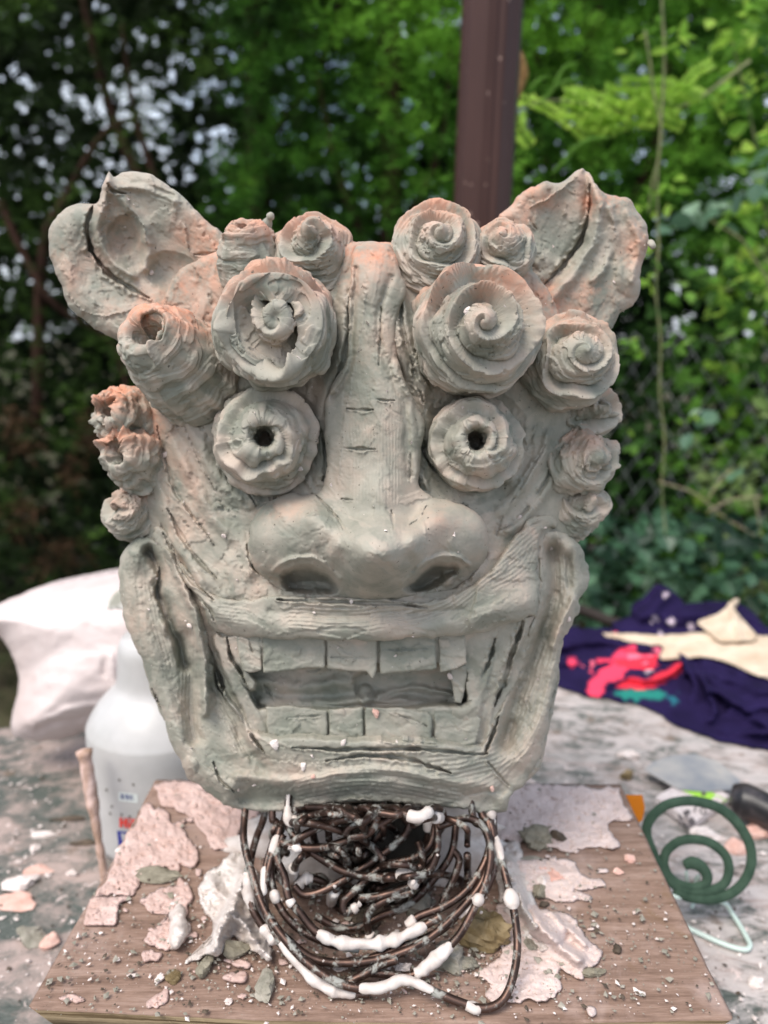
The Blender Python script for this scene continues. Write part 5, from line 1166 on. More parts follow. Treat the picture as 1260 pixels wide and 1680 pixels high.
wire([(605, 560), (590, 510), (600, 460), (680, 410), (760, 390)], -.045, -.065, coats=[(0, .14, 1.6)])
wire([(700, 640), (640, 660), (590, 690), (520, 722)], -.06, -.085)
wire([(245, 195), (215, 300), (208, 420), (240, 520), (290, 600), (370, 690), (450, 745), (520, 765), (600, 768)], -.025, -.088, r=.0019, coats=[(.45, .95, 2.1), (.12, .25, 1.4)])
wire([(330, 380), (360, 340), (420, 350), (440, 380), (380, 405)], -.04, -.045, coats=[(0, .4, 2.0)])
wire([(510, 180), (530, 150), (600, 120), (630, 100), (600, 170), (520, 190)], -.05, -.055)
wire([(300, 120), (360, 110), (440, 120), (540, 85), (600, 60)], -.032, -.04, coats=[(.08, .3, 1.9)])
wire([(540, 250), (600, 210), (640, 170), (660, 130), (650, 90)], -.035, -.04)
wire([(560, 415), (640, 405), (740, 370), (820, 310), (850, 250)], -.04, -.06, coats=[(.5, .58, 2.0)])
wire([(400, 480), (480, 520), (560, 520), (640, 480), (740, 440), (830, 350), (900, 250), (920, 130)], -.02, -.055)
wire([(240, 95), (250, 130), (290, 145), (380, 130), (440, 150), (450, 200)], -.03, -.035)
wire([(900, 230), (930, 270), (910, 340), (880, 400), (860, 450)], -.02, -.05)
rs = np.random.RandomState(12)
for k in range(19):
    cx = rs.uniform(360, 860); cy = rs.uniform(120, 430); R1 = rs.uniform(90, 230); R2 = rs.uniform(50, 150); a0 = rs.uniform(0, 6.28); ln = rs.uniform(2.2, 4.8); tl = rs.uniform(-.6, .6)
    t_ = np.linspace(a0, a0 + ln, 9); X = cx + R1 * np.cos(t_) * math.cos(tl) - R2 * np.sin(t_) * math.sin(tl); Y_ = cy + R1 * np.cos(t_) * math.sin(tl) + R2 * np.sin(t_) * math.cos(tl)
    X = np.clip(X, 230, 960); Y_ = np.clip(Y_, 80, 560)
    p = np.array([P(340 + x / 2.25, 1290 + y / 2.25, -.022 - .03 * rs.rand() + .018 * math.sin(u)) for x, y, u in zip(X, Y_, t_)]); p = spl3(p, 9); p[:, 2] = np.clip(p[:, 2], .003, .085)
    w = part('wire', tube_arrays(p, rs.uniform(.0017, .0023), 9), AL, neck)
    if k % 3 == 0: i0 = rs.randint(8, 50); s_ = p[i0:i0 + rs.randint(5, 12)]; part('plaster_coat', tube_arrays(s_, WR * 1.5, 10), WPL, w)
for x, y, s_ in [(560, 435, 7), (760, 355, 8), (470, 370, 5), (430, 645, 4), (860, 455, 4), (590, 700, 3), (1010, 465, 5), (980, 415, 4), (850, 255, 4)]:
    px, py = 340 + x / 2.25, 1290 + y / 2.25; part('plaster_drop', rock_arrays(P(px, py, -.066 if y < 500 else -.085), np.array([1, .7, 1.2]) * s_ * K * .55, x, 3, .1), WPL, neck)

# ------------------------------------------------------------------ loose lumps and chips on the board
def rockmat(name, a, b, rough=.8):
    m = M(name, rough, .25); m.color(m.ramp(m.noise(90, 5, .65), (.35, a), (.65, b))); m.bump(m.noise(220, 4), .5, .0012); return m.m
OCH = rockmat('ochre_lump', (.11, .078, .035), (.25, .185, .095), .5); GRY = rockmat('dry_clay', (.19, .18, .14), (.34, .31, .26)); PNK = rockmat('pink_chip', (.55, .30, .24), (.66, .45, .38))
GRN = rockmat('green_clay', (.135, .12, .085), (.27, .245, .185)); LAV = rockmat('plaster_crumb', (.55, .46, .42), (.72, .65, .61)); DRK = rockmat('dark_dirt', (.05, .04, .03), (.12, .09, .065))
def lump(px, py, sx_, sy_, sz, mat, name, label, cat, seed, group=None, Zs=0.0, sub=3):
    c = PZ(px, py, Zs); zc = (c[1] + .43) / ct * 1.0; k = (np.linalg.norm(c - CAM)) / F
    o = part(name, rock_arrays(c + [0, 0, sz * k * .35], (sx_ * k, sy_ * k, sz * k), seed, sub, .7), mat, smooth=False); tag(o, label, cat, group); o.rotation_euler = (0, 0, 0); return o
B = '%s on the plywood board'
lump(803, 1545, 34, 30, 30, OCH, 'ochre_lump', 'large glossy ochre brown lump beside the wire loop at the right', 'clay lump', 5, None, 0, 4)
lump(735, 1578, 28, 24, 20, GRY, 'clay_lump', 'grey clay lump just left of the ochre lump', 'clay lump', 6)
lump(690, 1495, 24, 18, 20, GRY, 'clay_lump', 'grey clay lump inside the wire coils', 'clay lump', 7)
lump(436, 1625, 15, 28, 9, GRY, 'clay_flake', 'upright pale greenish clay flake near the front edge of the board', 'clay flake', 8)
lump(265, 1437, 32, 12, 6, GRN, 'clay_flake', 'long green grey clay flake lying on the left plaster patch', 'clay flake', 9)
lump(277, 1475, 10, 18, 5, GRN, 'clay_flake', 'small slanted green grey flake above the plaster ridge', 'clay flake', 10)
lump(335, 1592, 15, 20, 12, GRN, 'clay_lump', 'folded dark olive clay lump left of the wire coils', 'clay lump', 11)
lump(285, 1606, 14, 12, 7, OCH, 'ochre_lump', 'small ochre crumb on the left front of the board', 'clay lump', 12)
lump(392, 1562, 20, 16, 14, GRN, 'clay_lump', 'olive grey lump under the left plaster drip', 'clay lump', 13)
lump(880, 1384, 28, 18, 15, GRN, 'clay_lump', 'dark green grey clay lump at the back right of the board', 'clay lump', 14, None, 0, 4)
lump(915, 1378, 12, 12, 12, DRK, 'clay_lump', 'dark crumbly lump right beside the back right clay lump', 'clay lump', 15)
lump(910, 1440, 13, 18, 4, PNK, 'plaster_chip', 'flat salmon pink oval chip on the right plaster patch', 'chip', 16)
lump(892, 1428, 6, 5, 5, PNK, 'plaster_chip', 'tiny bright pink pellet beside the salmon oval chip', 'chip', 17)
lump(890, 1447, 10, 12, 9, LAV, 'plaster_chip', 'white plaster lump below the tiny pink pellet', 'chip', 18)
lump(886, 1467, 9, 15, 9, GRN, 'clay_lump', 'dark grey pebble below the white plaster lump', 'clay lump', 19)
lump(868, 1470, 10, 8, 4, GRN, 'clay_flake', 'yellow green flake left of the dark grey pebble', 'clay flake', 20)
lump(893, 1484, 8, 6, 4, DRK, 'clay_lump', 'small dark crumb under the dark grey pebble', 'clay lump', 21)
lump(865, 1412, 24, 8, 3, GRY, 'clay_flake', 'broad beige flake between the back and middle plaster patches', 'clay flake', 22)
lump(975, 1597, 16, 9, 5, GRN, 'clay_flake', 'green brown flake at the tip of the lower right plaster', 'clay flake', 23)
lump(1014, 1558, 7, 7, 6, DRK, 'clay_lump', 'dark speck of clay alone on the right of the board', 'clay lump', 24)
lump(1033, 1410, 9, 7, 3, PNK, 'plaster_chip', 'beige pink chip alone at the right, upper of two', 'chip', 25)
lump(1013, 1430, 8, 6, 3, PNK, 'plaster_chip', 'beige pink chip alone at the right, lower of two', 'chip', 26)
lump(1052, 1631, 9, 4, 2, LAV, 'plaster_chip', 'small white oval chip near the front right of the board', 'chip', 27)
lump(374, 1644, 6, 4, 3, LAV, 'plaster_chip', 'small white oval chip near the front edge, left of centre', 'chip', 28)
lump(215, 1601, 7, 4, 2, LAV, 'plaster_chip', 'small white chip alone at the left front of the board', 'chip', 29)
lump(262, 1607, 6, 7, 5, LAV, 'plaster_chip', 'white chip touching the small ochre crumb', 'chip', 30)
lump(868, 1555, 10, 14, 7, GRY, 'clay_lump', 'grey pebble sitting on the lower right plaster', 'clay lump', 31)
lump(770, 1583, 16, 12, 8, GRY, 'clay_lump', 'beige lump in front of the ochre lump', 'clay lump', 32)
lump(640, 1560, 16, 12, 10, GRY, 'clay_lump', 'rounded grey lump between the lowest wire loops', 'clay lump', 33)
lump(560, 1590, 12, 8, 5, LAV, 'plaster_chip', 'white chip under the lowest wire loop', 'chip', 34)
lump(660, 1592, 12, 9, 7, LAV, 'plaster_chip', 'pinkish chip in front of the lower wires, right of centre', 'chip', 35)
lump(520, 1575, 14, 10, 8, DRK, 'clay_lump', 'dark lump in the shade of the lower wires', 'clay lump', 36)
lump(600, 1510, 26, 18, 18, DRK, 'clay_lump', 'brown dirt clod in the middle of the wire coils', 'clay lump', 37)
lump(195, 1397, 5, 4, 4, LAV, 'plaster_chip', 'white speck on the left edge of the board', 'chip', 38)
# fine crumbs all over the board
def crumbs(name, n, region, mat, s0, s1, seed, zz, label, acc=None):
    rs = np.random.RandomState(seed); Vs = []; T = []; o = 0
    for _ in range(n):
        if callable(region): x, y = region(rs)
        else: x = rs.uniform(region[0], region[2]); y = rs.uniform(region[1], region[3])
        if acc and not acc(x, y): continue
        c = PZ(x, y, zz); s = rs.uniform(s0, s1) ** 1 * (rs.rand() ** 3 * .9 + .16) * K; d = rs.normal(size=(5, 3)); d = unit(d)
        V = np.array([[1, 0, 0], [0, 1, 0], [-1, 0, 0], [0, -1, 0], [0, 0, .6], [0, 0, -.4]]) * s * rs.uniform(.35, 1.1, (6, 3)) * [1, .8, .7]; V[:4, 2] += rs.uniform(-.3, .3, 4) * s; a = rs.uniform(0, 6.28)
        Rr = np.array([[math.cos(a), math.sin(a), 0], [-math.sin(a), math.cos(a), 0], [0, 0, 1]]); V = V @ Rr + c + [0, 0, s * .2]
        Vs.append(V); T += [[o + p_, o + (p_ + 1) % 4, o + 4] for p_ in range(4)] + [[o + (p_ + 1) % 4, o + p_, o + 5] for p_ in range(4)]; o += 6
    return link(name, new_mesh(name, np.concatenate(Vs), [np.array(T)], None, [mat], False), None, kind='stuff')
def onboard(x, y):
    lx = 45 + (1655 - y) * .56 + 6; rx = 1204 - (1672 - y) * .475 - 6; return lx < x < rx and y > 1292
def near(rs):
    if rs.rand() < .5: return rs.uniform(60, 1190), rs.uniform(1290, 1665)
    return rs.normal(640, 230), 1540 + rs.normal(0, 65)
for nm, n_, mt, a, b, sd_, lb in (('plaster_crumbs', 1500, LAV, 2.5, 9, 3, 'white plaster crumbs strewn over the plywood board'), ('clay_crumbs', 3600, GRY, 2.5, 11, 4, 'grey clay crumbs strewn over the plywood board'), ('dirt_crumbs', 2200, DRK, 2, 8, 5, 'dark dirt grains strewn over the plywood board')):
    o = crumbs(nm, n_, near, mt, a, b, sd_, .001, '', onboard); tag(o, lb, 'crumbs')
def ontable(x, y):
    return (not onboard(x, y)) and ((x < 330 and y > 1215) or (x > 860 and y > 1200 + max(0, (x - 900)) * .1))
for nm, n_, mt, a, b, sd_, lb in (('plaster_debris', 2600, LAV, 3, 15, 6, 'white plaster crumbs strewn over the green worktable'), ('clay_debris', 1000, DRK, 3, 12, 7, 'brown dirt crumbs strewn over the green worktable')):
    o = crumbs(nm, n_, (-60, 1210, 1320, 1690), mt, a, b, sd_, TZ + .001, '', ontable); tag(o, lb, 'crumbs')
tl = lambda *a, **k: lump(*a, Zs=TZ, **k)
tl(36, 1450, 26, 14, 9, LAV, 'plaster_chip', 'broad white plaster chip at the left on the green table', 'chip', 51)
tl(68, 1371, 17, 8, 5, LAV, 'plaster_chip', 'white chip at the left on the table, uppermost one', 'chip', 52)
tl(57, 1395, 9, 7, 5, LAV, 'plaster_chip', 'small chip just below the uppermost white chip', 'chip', 53)
tl(116, 1435, 9, 7, 5, LAV, 'plaster_chip', 'small pale chip between stick and board edge', 'chip', 54)
tl(52, 1540, 20, 16, 12, GRY, 'clay_lump', 'grey beige lump left of the board on the table', 'clay lump', 55)
tl(82, 1545, 12, 12, 9, PNK, 'plaster_chip', 'pink beige lump touching the grey lump left of the board', 'chip', 56)
tl(58, 1430, 20, 12, 3, PNK, 'plaster_chip', 'flat pink flake behind the broad white chip', 'chip', 57)
tl(20, 1480, 34, 18, 3, PNK, 'plaster_chip', 'large flat beige flake at the left border', 'chip', 58)
tl(1026, 1277, 12, 8, 8, OCH, 'ochre_lump', 'mustard yellow pellet on the table behind the board', 'clay lump', 59)
tl(1030, 1243, 16, 10, 9, LAV, 'plaster_chip', 'pinkish white plaster lump between the cloth and the board', 'chip', 60)
tl(1215, 1395, 20, 16, 10, PNK, 'plaster_chip', 'pink beige lump right of the green coil', 'chip', 61)
tl(1160, 1375, 24, 16, 10, LAV, 'plaster_chip', 'white plaster lump showing through the green coil', 'chip', 62)
tl(1235, 1370, 22, 14, 9, PNK, 'plaster_chip', 'salmon lump at the right edge under the dark handle', 'chip', 63)
tl(1240, 1615, 12, 9, 5, LAV, 'plaster_chip', 'white chip on the table near the lower right corner', 'chip', 64)
tl(110, 1345, 22, 6, 4, DRK, 'wood_splinter', 'dark brown splinter near the foot of the stick', 'splinter', 65)
tl(135, 1385, 20, 6, 5, DRK, 'wood_splinter', 'curled brown splinter beside the stick', 'splinter', 66)

# ------------------------------------------------------------------ white sack
m = M('sack', .5, .35); n = m.noise(14, 4, .6, .6); m.color(m.ramp(n, (.3, (.52, .425, .40)), (.7, (.62, .54, .52)))); m.bump(m.math('ADD', m.noise(18, 4, .6, 1.5), m.math('MULTIPLY', m.noise(900, 2), .1)), .4, .006)
m.b.inputs['Subsurface Weight'].default_value = .0; SACK = m.m
sk = thing('plaster_sack', 'bulging white plastic sack leaning behind the bottle', 'sack', P(110, 1208, .28) * [1, 1, 0] + [0, 0, TZ])
out = [(-60, 1020), (-20, 998), (0, 990), (60, 965), (110, 952), (200, 936), (300, 930), (360, 960), (370, 1100), (340, 1175), (250, 1180), (170, 1190), (100, 1212), (50, 1214), (22, 1203), (18, 1180), (28, 1140), (30, 1110), (18, 1070), (0, 1045), (-30, 1035)]
cs = Canvas(-80, 915, 390, 1235, 4, 91)
ol = spline(out, True, 8); Dm = np.full(cs.U.shape, 1e9)
for a, b in zip(ol, np.roll(ol, -1, 0)):
    e = b - a; t = np.clip(((cs.U - a[0]) * e[0] + (cs.V - a[1]) * e[1]) / (e @ e + 1e-9), 0, 1); Dm = np.minimum(Dm, np.hypot(cs.U - a[0] - t * e[0], cs.V - a[1] - t * e[1]))
cs.H = 92 * (1 - (1 - np.clip(Dm / 95, 0, 1)) ** 2.2) + 5 * fbm(cs.U / 60, cs.V / 30, 3, 3)
for pts, w, h in [([(40, 1195), (110, 1165), (180, 1150), (215, 1140)], 7, 9), ([(50, 1200), (120, 1180), (200, 1160)], 6, -6), ([(185, 1060), (186, 1110), (195, 1145)], 8, 10), ([(175, 1070), (172, 1120)], 8, -7), ([(0, 1060), (70, 1030), (150, 1010)], 22, 7), ([(30, 1120), (70, 1080), (140, 1050)], 22, -7), ([(60, 990), (140, 965), (210, 955)], 18, 5), ([(30, 1160), (60, 1130), (100, 1110)], 14, 6)]: cs.stroke(pts, w, h, 'soft', ends=20)
o = patch('bag', cs, out, lambda u, v, H: np.minimum(.27 - H * .0005 + (1215 - v) * .00022, PZ(u, v, TZ + .002)[..., 1]), SACK, sk, 1.0, 14, .05, 91, puffy=lambda U, V, D: .275 + .05 * np.sqrt(np.clip(D / 40, 0, 1)) + (1215 - V) * .00022)
lb = Canvas(165, 955, 225, 1010, 3, 5); m = M('sack_tag', .6); m.color(m.ramp(m.noise(120, 3), (.4, (.45, .45, .38)), (.6, (.72, .70, .66)))); 
patch('stuck_flake', lb, [(174, 998), (183, 978), (200, 965), (215, 962), (215, 1002), (195, 1000)], lambda u, v, H: .198 + u * 0, m.m, sk, 1, 2, .004, 6)

# ------------------------------------------------------------------ bottle
m = M('frosted_plastic', .38, .45); m.color(m.ramp(m.noise(30, 3), (.3, (.46, .455, .44)), (.7, (.55, .54, .53)))); m.b.inputs['Transmission Weight'].default_value = .12; BOT = m.m
m = M('print_red', .5); m.color((.75, .05, .035, 1)); RED = m.m
m = M('print_blue', .5); m.color((.012, .02, .25, 1)); BLU = m.m
m = M('print_tag', .5); m.color((.60, .64, .62, 1)); TAGM = m.m
m = M('print_navy', .5); m.color((.05, .07, .22, 1)); NVY = m.m
Yb = .19; rb = .064; lft = P(159, 1300, Yb); cx = lft[0] + rb
zk = lambda py: float(P(200, py, Yb - .04)[2])
bt = thing('plastic_bottle', 'translucent white plastic bottle with red and blue print behind the board', 'bottle', (cx, Yb, TZ))
prf = [(.001, TZ + .001), (rb * .93, TZ + .001), (rb, TZ + .008), (rb, zk(1235)), (rb * .97, zk(1210)), (rb * .84, zk(1185)), (rb * .68, zk(1165)), (rb * .57, zk(1150)), (rb * .53, zk(1120)), (rb * .50, zk(1085)), (rb * .42, zk(1070)), (.001, zk(1068))]
ps = spline(np.array(prf[1:-1]) , step=.004); ps = np.concatenate([[prf[0]], ps, [prf[-1]]])
part('body', lathe_arrays(ps, (cx, Yb, 0), 64), BOT, bt); part('cap', lathe_arrays([(.018, zk(1068)), (.019, zk(1068) + .001), (.019, zk(1068) + .018), (.001, zk(1068) + .018)], (cx, Yb, 0), 32), BOT, bt)
def onbottle(name, polys, mat, proud=.0006):
    """flat print wrapped on the bottle wall; polys are pixel outlines"""
    Vs = []; T = []; o = 0
    for pl_ in polys:
        d = [];
        for a, b in zip(pl_, pl_[1:] + pl_[:1]):
            for k in range(4): d.append((a[0] + (b[0] - a[0]) * k / 4, a[1] + (b[1] - a[1]) * k / 4))
        c0 = np.mean(d, 0); ring = []
        for (x, y) in [tuple(c0)] + d:
            r_ = ray(x, y); A = r_[0] ** 2 + r_[1] ** 2; Bq = 2 * ((CAM[0] - cx) * r_[0] + (CAM[1] - Yb) * r_[1]); Cq = (CAM[0] - cx) ** 2 + (CAM[1] - Yb) ** 2 - (rb + proud) ** 2
            disc = max(Bq * Bq - 4 * A * Cq, 0); t = (-Bq - math.sqrt(disc)) / (2 * A); ring.append(CAM + r_ * t)
        n = len(d); Vs += ring; T += [[o, o + 1 + (k + 1) % n, o + 1 + k] for k in range(n)]; o += n + 1
    return link(name, new_mesh(name, np.array(Vs), [np.array(T)], None, [mat], False), bt)
rc = lambda x0, y0, x1, y1, s=.12: [(x0, y0 + (x0 - 195) * s), (x1, y0 + (x1 - 195) * s), (x1, y1 + (x1 - 195) * s), (x0, y1 + (x0 - 195) * s)]
onbottle('tag_print', [rc(194, 1299, 226, 1314)], TAGM)
onbottle('small_letters', [rc(198, 1302, 200, 1310), rc(201, 1303, 204, 1305), rc(201, 1307, 204, 1310), rc(206, 1302, 210, 1304), rc(206, 1306, 211, 1308), rc(208, 1304, 209.4, 1311), rc(212.5, 1302, 214, 1310), rc(215, 1303, 218, 1305), rc(215, 1308, 219, 1309.5)], NVY, .0010)
onbottle('red_letters', [rc(196, 1341, 200.5, 1357), rc(200.5, 1347, 204, 1350.5), rc(204, 1341, 208.5, 1357), rc(210.5, 1346, 214, 1357), rc(210.5, 1340.5, 214, 1344), rc(216, 1341, 226, 1344.5), rc(216, 1344.5, 219.5, 1350), rc(216, 1348, 226, 1351.5), rc(222, 1351, 226, 1356), rc(216, 1353.5, 226, 1357), rc(228, 1341, 232, 1357)], RED, .0010)
onbottle('blue_block', [[(192, 1363), (240, 1369), (240, 1395), (195, 1391)]], BLU)
for k, (x, y) in enumerate([(194, 1278), (217, 1283), (173, 1297), (179, 1335), (211, 1336), (198, 1334), (226, 1327), (182, 1323)]): onbottle('paint_fleck', [rc(x, y, x + 3, y + 3.5)], DRK, .0008)

# ------------------------------------------------------------------ plaster caked stick by the bottle
m = M('caked_stick', .85); m.color(m.ramp(m.noise(70, 5, .7, .5, stretch=(1, 1, .5)), (.35, (.28, .17, .10)), (.55, (.52, .36, .30)), (.7, (.72, .55, .50)))); m.bump(m.noise(150, 4), .6, .002); CAK = m.m
p0, p1 = P(172, 1440, .10), P(138, 1232, .115); p0[2] = max(p0[2], TZ + .004); sp = np.linspace(0, 1, 30)[:, None]; pts = p0 + (p1 - p0) * sp
wd = np.interp(sp[:, 0], [0, .45, .6, 1], [.0030, .0034, .0052, .0058]) * (1 + .2 * vnoise(sp[:, 0] * 14, sp[:, 0] * 0, 4))
o = part('plaster_stick', tube_arrays(pts, wd, 8), CAK); tag(o, 'thin wooden stick caked in pink plaster leaning beside the bottle', 'stick')
lo_ = PZ(172, 1500, TZ + .004)
o2 = part('stick_foot', tube_arrays(np.array([p0, [p0[0] + .004, p0[1] - .01, TZ + .003]]), .0035, 8), CAK, o)

# ------------------------------------------------------------------ navy cloth with prints, beige cloth over it
def clothmat(name, rough=.9):
    m = M(name, rough, .1); m.color(m.attr('col', True)); m.bump(m.noise(700, 2), .15, .001)
    return m.m
CL = clothmat('cloth')
out = [(880, 1075), (905, 1035), (940, 1032), (1008, 1040), (1008, 1028), (1030, 1020), (1046, 1012), (1050, 1000), (1070, 985), (1090, 966), (1110, 975), (1130, 998), (1165, 996), (1190, 990), (1230, 1000), (1262, 1030), (1340, 1060), (1420, 1100), (1420, 1260), (1330, 1245), (1262, 1230), (1200, 1218), (1150, 1205), (1110, 1190), (1060, 1160), (1000, 1148), (960, 1140), (920, 1128), (890, 1118)]
cc = Canvas(865, 950, 1440, 1280, 3.4, 101)
yb0 = rbf([(890, 1118, .50), (960, 1140, .46), (1060, 1160, .435), (1150, 1205, .365), (1262, 1230, .325), (1420, 1260, .28), (880, 1040, .56), (1000, 1040, .60), (1090, 966, .66), (1200, 990, .66), (1420, 1060, .60), (1100, 1100, .50), (1250, 1100, .45), (1350, 1160, .40)])
YC = yb0(cc.U, cc.V)
cc.H += 20 * fbm(cc.U / 60, cc.V / 26, 7, 3)
for pts, w, h in [([(920, 1060), (980, 1052), (1060, 1064)], 12, 16), ([(920, 1090), (1000, 1085), (1060, 1090)], 10, 12), ([(990, 1130), (1020, 1115), (1080, 1112), (1110, 1095), (1118, 1085)], 9, 22), ([(1005, 1108), (1040, 1095), (1080, 1098)], 8, -20), ([(1150, 1110), (1170, 1150), (1172, 1175), (1160, 1182)], 9, 26), ([(1130, 1100), (1200, 1150), (1262, 1190)], 15, 20), ([(1135, 1120), (1150, 1160), (1150, 1190)], 16, -26), ([(1170, 1140), (1200, 1170), (1262, 1170)], 8, -18),
                  ([(1180, 1195), (1200, 1205), (1300, 1200)], 8, 18), ([(1180, 1110), (1262, 1135), (1340, 1150)], 14, 14), ([(1060, 1165), (1110, 1170), (1160, 1195)], 16, 14), ([(1050, 1010), (1070, 1000), (1090, 975)], 14, 14), ([(1120, 1010), (1180, 1005), (1240, 1020)], 12, 16), ([(1080, 1020), (1100, 1030), (1180, 1030)], 10, -12), ([(985, 1140), (1010, 1148), (1080, 1150)], 9, 12)]: cc.stroke(pts, w, h * 2.0, 'soft')
colr = np.zeros(cc.U.shape + (3,)); base = np.array([.014, .009, .042]); colr[:] = base * (1 + .4 * fbm(cc.U / 40, cc.V / 25, 2, 3))[..., None]
def paint(poly, c, soft=1.5, r=None):
    q = Canvas(865, 950, 1440, 1280, 3.4, 101); q.du = q.du * 1.2 + 3 * vnoise(q.U / 9, q.V / 7, 60); q.dv = q.dv * 1.2 + 3 * vnoise(q.U / 9, q.V / 7, 61); q.poly(poly, 1.0, soft); mm = np.clip(q.H, 0, 1)
    if r is not None: mm = mm * sst(r - .1, r, vnoise(cc.U / 6, cc.V / 5, 9) + .5)
    colr[:] = colr * (1 - mm[..., None]) + np.array(c) * mm[..., None]
S8 = lambda *p: [(880 + x * 380 / 1260, 940 + y * 400 / 1326) for x, y in p]
pink = (.80, .06, .12); pk2 = (.85, .16, .24)
paint(S8((440, 430), (520, 390), (555, 400), (540, 440), (620, 440), (600, 510), (500, 510), (480, 560), (420, 590), (370, 620), (340, 680), (285, 660), (280, 600), (340, 540), (330, 470), (400, 470)), pink)
paint(S8((500, 440), (560, 430), (620, 460), (600, 500), (520, 500)), pk2); paint(S8((245, 500), (320, 485), (330, 520), (280, 540)), pk2, r=.3); paint(S8((175, 480), (210, 460), (235, 490), (205, 520), (180, 510)), pink)
paint(S8((440, 620), (520, 570), (620, 575), (720, 510), (785, 485), (790, 535), (700, 590), (580, 630)), (.72, .035, .06)); paint(S8((620, 430), (680, 420), (670, 450), (620, 470)), pk2, r=.5)
paint(S8((420, 655), (500, 640), (680, 640), (700, 670), (600, 690), (480, 685)), (.02, .20, .16)); paint(S8((700, 650), (780, 650), (770, 720), (720, 700)), (.02, .12, .16), r=.4)
for x, y in ((700, 115), (640, 255), (740, 262), (840, 285), (610, 545), (680, 340)): paint(S8((x - 16, y - 12), (x + 14, y - 14), (x + 16, y + 14), (x - 12, y + 12)), (.55, .45, .5), r=.35)
nc = thing('navy_cloth', 'crumpled navy blue cloth with pink and teal prints at the right', 'cloth', P(1150, 1205, .365) * [1, 1, 0] + [0, 0, TZ])
patch('fabric', cc, out, lambda u, v, H: np.minimum(yb0(u, v) - H * .00055, PZ(u, v, TZ + .003)[..., 1]), CL, nc, 2.0, 10, .012, 101, attrs={'col': colr}, puffy=lambda U, V, D: yb0(U, V) + .02 + np.clip(D / 30, 0, 1) * .03)
BG = M('beige_cloth', .85, .15); BG.color(BG.ramp(BG.noise(35, 4, .6), (.3, (.52, .40, .28)), (.7, (.70, .58, .45)))); BG.bump(BG.noise(90, 4, .6, 1, stretch=(1, 3, 3)), .5, .004)
bc = thing('beige_strap', 'knotted beige cotton strap lying across the navy cloth', 'strap', P(1150, 1060, .47) * [1, 1, 0] + [0, 0, TZ])
c2 = Canvas(960, 970, 1440, 1160, 3, 103); c2.H += 4 * fbm(c2.U / 50, c2.V / 7, 8, 3)
c2.stroke([(1090, 1065), (1180, 1068), (1262, 1105)], 10, 8, 'soft'); c2.stroke([(1000, 1045), (1100, 1052), (1200, 1050)], 4, -6, 'soft')
patch('strap', c2, S8((330, 325), (480, 328), (640, 340), (860, 325), (1000, 320), (1300, 350), (1600, 420), (1600, 640), (1260, 580), (1100, 510), (960, 470), (820, 460), (660, 470), (685, 400), (560, 390), (430, 360)), lambda u, v, H: yb0(u, v) - .014 - H * .0006, BG.m, bc, 1.5, 7, .006, 103)
c3 = Canvas(1130, 970, 1260, 1060, 2.4, 105); c3.H += 3 * fbm(c3.U / 18, c3.V / 14, 8, 3)
c3.stroke([(1200, 990), (1205, 1015), (1215, 1045)], 9, 16, 'soft'); c3.stroke([(1160, 1020), (1190, 1010), (1200, 995)], 6, -9, 'soft'); c3.stroke([(1180, 1040), (1200, 1020), (1215, 1010)], 5, 8, 'soft')
patch('knot', c3, S8((880, 260), (960, 230), (1030, 190), (1060, 150), (1100, 140), (1100, 170), (1070, 190), (1130, 260), (1190, 330), (1180, 370), (1000, 370), (960, 340), (890, 290)), lambda u, v, H: yb0(u, v) - .028 - H * .0007, BG.m, bc, 1.5, 7, .008, 105)

# ------------------------------------------------------------------ mosquito coil on its wire stand
m = M('coil_green', .85, .1); m.color(m.ramp(m.noise(120, 4), (.35, (.034, .062, .042)), (.65, (.052, .088, .060)))); m.bump(m.noise(400, 3), .3, .0006); COIL = m.m
cp = [(868, 514), (905, 503), (950, 525), (975, 570), (960, 605), (900, 618), (820, 590), (776, 530), (778, 460), (830, 408), (900, 392), (980, 405), (1050, 455), (1076, 520), (1062, 590), (1010, 628), (930, 640), (850, 625), (780, 565), (722, 460), (690, 370), (705, 300), (770, 238), (850, 214), (930, 215), (1030, 245), (1110, 310), (1168, 400), (1183, 490), (1160, 570), (1110, 630), (1040, 665), (960, 673), (880, 660), (822, 632)]
cpx = [(820 + x / 2.864, 1240 + y / 2.864) for x, y in cp]
p = spl3([P(x, y, .072 + (1400 - y) * .00012) for x, y in cpx], 8)
wd = np.interp(np.linspace(0, 1, len(p)), [0, .03, .12, 1], [.0034, .0044, .0031, .0035])
V, q, t = tube_arrays(p, wd, 14); ctr = np.repeat(p, 14, 0); nrm = unit(np.cross(p[60] - p[10], p[30] - p[10])); off = V[:len(ctr)] - ctr; V[:len(ctr)] = ctr + off * 1.12 - nrm * (off @ nrm)[:, None] * .45
o = part('mosquito_coil', (V, q, t), COIL); tag(o, 'dark green spiral mosquito coil standing beside the board', 'mosquito coil')
m = M('pale_wire', .4, .5); m.color((.50, .60, .54, 1)); PW = m.m
st = thing('coil_stand', 'pale green bent metal stand holding the green coil', 'stand', PZ(1190, 1530, TZ))
def tpx(*a): return [PZ(x, y, z) for x, y, z in a]
part('foot_wire', tube_arrays(spl3(tpx((1100, 1470, TZ + .03), (1180, 1478, TZ + .02), (1202, 1500, TZ + .004), (1226, 1540, TZ + .003), (1230, 1552, TZ + .003), (1220, 1558, TZ + .003), (1185, 1548, TZ + .003), (1132, 1524, TZ + .003), (1090, 1500, TZ + .003)), 8), .0019, 8), PW, st)
part('clip', tube_arrays(spl3([P(1126, 1430, .072), P(1128, 1448, .074), P(1140, 1452, .074), P(1146, 1436, .072), P(1142, 1470, .078), P(1125, 1478, .08)], 8), .0013, 8), PW, st)
